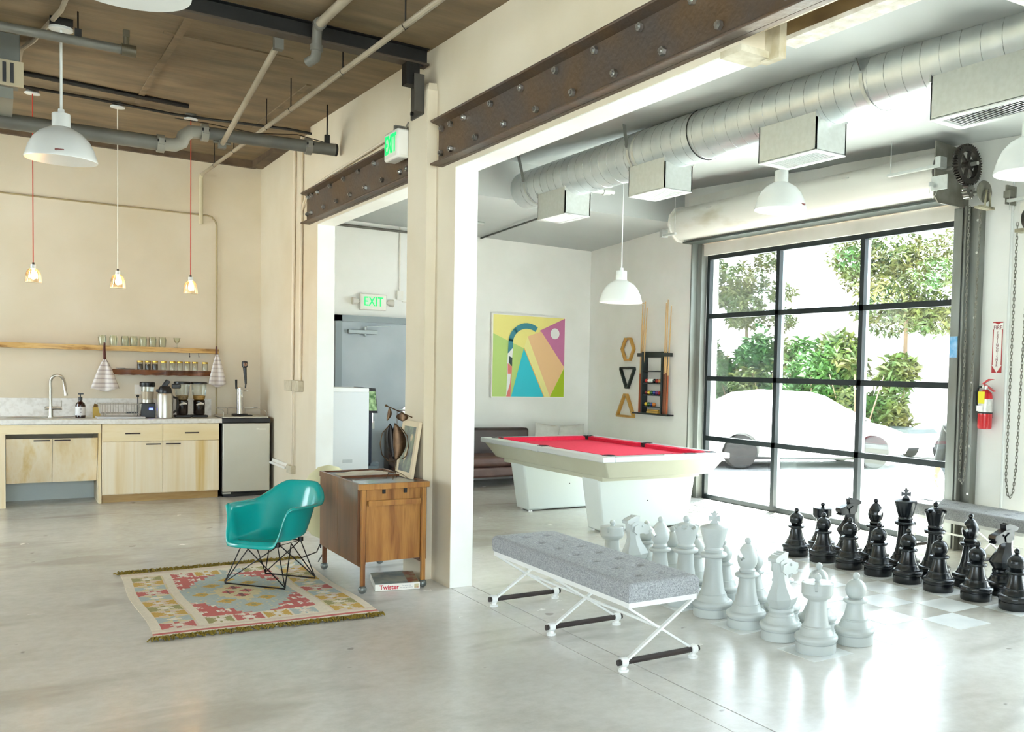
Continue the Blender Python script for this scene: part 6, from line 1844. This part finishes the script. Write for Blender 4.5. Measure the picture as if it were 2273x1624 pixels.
# far white building
t = thing('white_building', 'white commercial building across the parking lot', 'building', (20, 14, -.12))
MB().bx(0, 8, -22, 14, 0, 3.6).build('wall', mat('white stucco', '#efece6', .8), t)
d = MB().bx(-.06, .0, -1.95, -.75, 0, 2.55).build('door_frame', mat('pale door frame', '#b9bfc2', .5), t)
MB().bx(-.08, -.05, -1.85, -.85, .02, 2.45).build('door_leaf', mat('pale grey door', '#c9cfd2', .5), d)
MB().bx(-.9, 0, -3.2, .55, 2.85, 3.35).build('canopy', mat('grey canopy', '#b4b6bb', .6), t)
MB().bx(-.95, 0, -3.25, .6, 3.35, 3.45).build('canopy_edge', mat('white canopy edge', '#f0f0ee', .6), t)
t = thing('flatbed_trailer', 'low flatbed trailer with a dark green edge beyond the sedan bonnet', 'trailer', (16.3, 13.5, -.12))
MB().prism([(-.42, .60), (.55, .62), (.52, .70), (-.30, .68)], 'x', -.9, .0).build('edge', mat('dark green metal', '#1d2826', .5), t)
MB().bx(-.85, .9, -.35, .5, .30, .60).build('bed', mat('white truck paint', '#e6e6e4', .4), t)
for y in (-.38, .53): MB().lathe([(.1, -.07), (.24, -.07), (.25, 0), (.24, .07), (.1, .07)], 20, (.2, y, .25), axis='y').build('wheel', MATS['tyre rubber'], t)

# ---- person standing outside, mostly hidden by the door guide
def skin_mesh(name, verts, edges, radii, m, root=0, sub=2):
    me_ = bpy.data.meshes.new(name)
    me_.from_pydata(verts, edges, [])
    o_ = bpy.data.objects.new('tmp', me_)
    COL.objects.link(o_)
    md = o_.modifiers.new('skin', 'SKIN')
    md.use_smooth_shade = True
    sv = me_.skin_vertices[0].data if me_.skin_vertices else None
    if sv is None:
        bm_ = bmesh.new(); bm_.from_mesh(me_); bm_.verts.layers.skin.verify(); bm_.to_mesh(me_); bm_.free()
        sv = me_.skin_vertices[0].data
    for i, r_ in enumerate(radii):
        sv[i].radius = r_ if isinstance(r_, tuple) else (r_, r_)
        sv[i].use_root = (i == root)
    s_ = o_.modifiers.new('sub', 'SUBSURF'); s_.levels = sub; s_.render_levels = sub
    dg = bpy.context.evaluated_depsgraph_get()
    out = bpy.data.meshes.new_from_object(o_.evaluated_get(dg))
    out.name = name
    bpy.data.objects.remove(o_)
    out.materials.clear(); out.materials.append(m)
    out.polygons.foreach_set('use_smooth', [True] * len(out.polygons))
    return out
t = thing('person', 'person in a dark grey jacket standing outside behind the door guide', 'person', (8.0, 6.11, -.12), R(4))
skin = mat('skin', '#b98a6c', .5)
jk = mat('dark grey jacket', '#191b1e', .8, col2='#121416', scale=8, bump=.3, bscale=14)
jn = mat('dark trousers', '#2d3138', .85)
# body: pelvis, spine, neck, head, legs, arms (x right-left is the y axis here, facing -x)
V_ = [(0, 0, .82), (0, 0, 1.0), (0, 0, 1.18), (0, 0, 1.29), (0, 0, 1.36), (-.01, 0, 1.44), (-.012, 0, 1.52), (0, 0, 1.58),
      (0, .09, .80), (-.01, .10, .45), (0, .10, .09), (-.10, .11, .03),
      (0, -.09, .80), (-.01, -.10, .45), (0, -.10, .09), (-.10, -.11, .03),
      (0, .17, 1.27), (.02, .24, 1.02), (-.03, .27, .80), (-.05, .275, .73),
      (0, -.17, 1.27), (.02, -.24, 1.02), (-.03, -.27, .80), (-.05, -.275, .73)]
E_ = [(0, 1), (1, 2), (2, 3), (3, 4), (4, 5), (5, 6), (6, 7), (0, 8), (8, 9), (9, 10), (10, 11), (0, 12), (12, 13), (13, 14), (14, 15), (3, 16), (16, 17), (17, 18), (18, 19), (3, 20), (20, 21), (21, 22), (22, 23)]
R_ = [(.12, .15), (.11, .13), (.12, .15), (.08, .12), (.05, .05), (.075, .065), (.085, .075), (.05, .05), .085, .055, .04, .035, .085, .055, .04, .035, .055, .045, .034, .028, .055, .045, .034, .028]
link('body', skin_mesh('body', V_, E_, R_, skin), t)
Jv = [(0, 0, .78), (0, 0, .98), (0, 0, 1.16), (0, 0, 1.28), (0, 0, 1.335), (0, .175, 1.265), (.02, .245, 1.02), (-.025, .272, .82), (0, -.175, 1.265), (.02, -.245, 1.02), (-.025, -.272, .82)]
link('jacket', skin_mesh('jacket', Jv, [(0, 1), (1, 2), (2, 3), (3, 4), (3, 5), (5, 6), (6, 7), (3, 8), (8, 9), (9, 10)],
     [(.15, .19), (.135, .165), (.145, .18), (.10, .15), (.07, .07), .075, .066, .055, .075, .066, .055], jk, 1), t)
Tv = [(0, 0, .86), (0, .09, .78), (-.01, .10, .45), (0, .10, .07), (0, -.09, .78), (-.01, -.10, .45), (0, -.10, .07)]
link('trousers', skin_mesh('trousers', Tv, [(0, 1), (1, 2), (2, 3), (0, 4), (4, 5), (5, 6)], [(.13, .16), .10, .072, .062, .10, .072, .062], jn), t)
for s in (1, -1):
    pb = Vector((-.045, s * .275, .745))
    vv, ee, rr_ = [tuple(pb), tuple(pb + Vector((-.008, 0, -.05))), tuple(pb + Vector((-.012, 0, -.085)))], [(0, 1), (1, 2)], [(.024, .020), (.036, .018), (.034, .016)]
    for q, (dx, L_) in enumerate(((-.030, .070), (-.011, .080), (.009, .074), (.028, .058))):
        a_ = pb + Vector((dx - .012, 0, -.085)); b_ = a_ + Vector((0, -s * .004, -L_ * .55)); c_ = a_ + Vector((.008, -s * .014, -L_))
        i = len(vv); vv += [tuple(a_), tuple(b_), tuple(c_)]; ee += [(2, i), (i, i + 1), (i + 1, i + 2)]; rr_ += [.0095, .009, .0075]
    i = len(vv)
    vv += [tuple(pb + Vector((-.04, -s * .01, -.05))), tuple(pb + Vector((-.055, -s * .016, -.085))), tuple(pb + Vector((-.056, -s * .02, -.11)))]
    ee += [(1, i), (i, i + 1), (i + 1, i + 2)]; rr_ += [.011, .010, .008]
    link('hand', skin_mesh('hand', vv, ee, rr_, skin), t)
MB().lathe([(1e-4, .0), (.07, .01), (.088, .05), (.085, .09), (.05, .125), (1e-4, .135)], 20, (.015, 0, 1.475)).build('hair', mat('dark hair', '#2a211c', .7), t)
fc = MB().sphere((-.075, .032, 1.51), .010, 8).sphere((-.075, -.032, 1.51), .010, 8).build('eyes', mat('eye white', '#d8d2c8', .4), t)
MB().prism([(-.085, 1.505), (-.105, 1.47), (-.08, 1.465)], 'y', -.012, .012).build('nose', skin, t, bevel=.004)
MB().bx(-.088, -.078, -.022, .022, 1.438, 1.446).build('mouth', mat('lips', '#a8685c', .5), t)
for s in (-1, 1):
    MB().sphere((0, s * .085, 1.49), .026, 10, 1.2).build('ear', skin, t)
    MB().bx(-.16, .06, s * .10 - .045, s * .10 + .045, 0, .075).build('shoe', black_plastic, t, bevel=.025, seg=3)
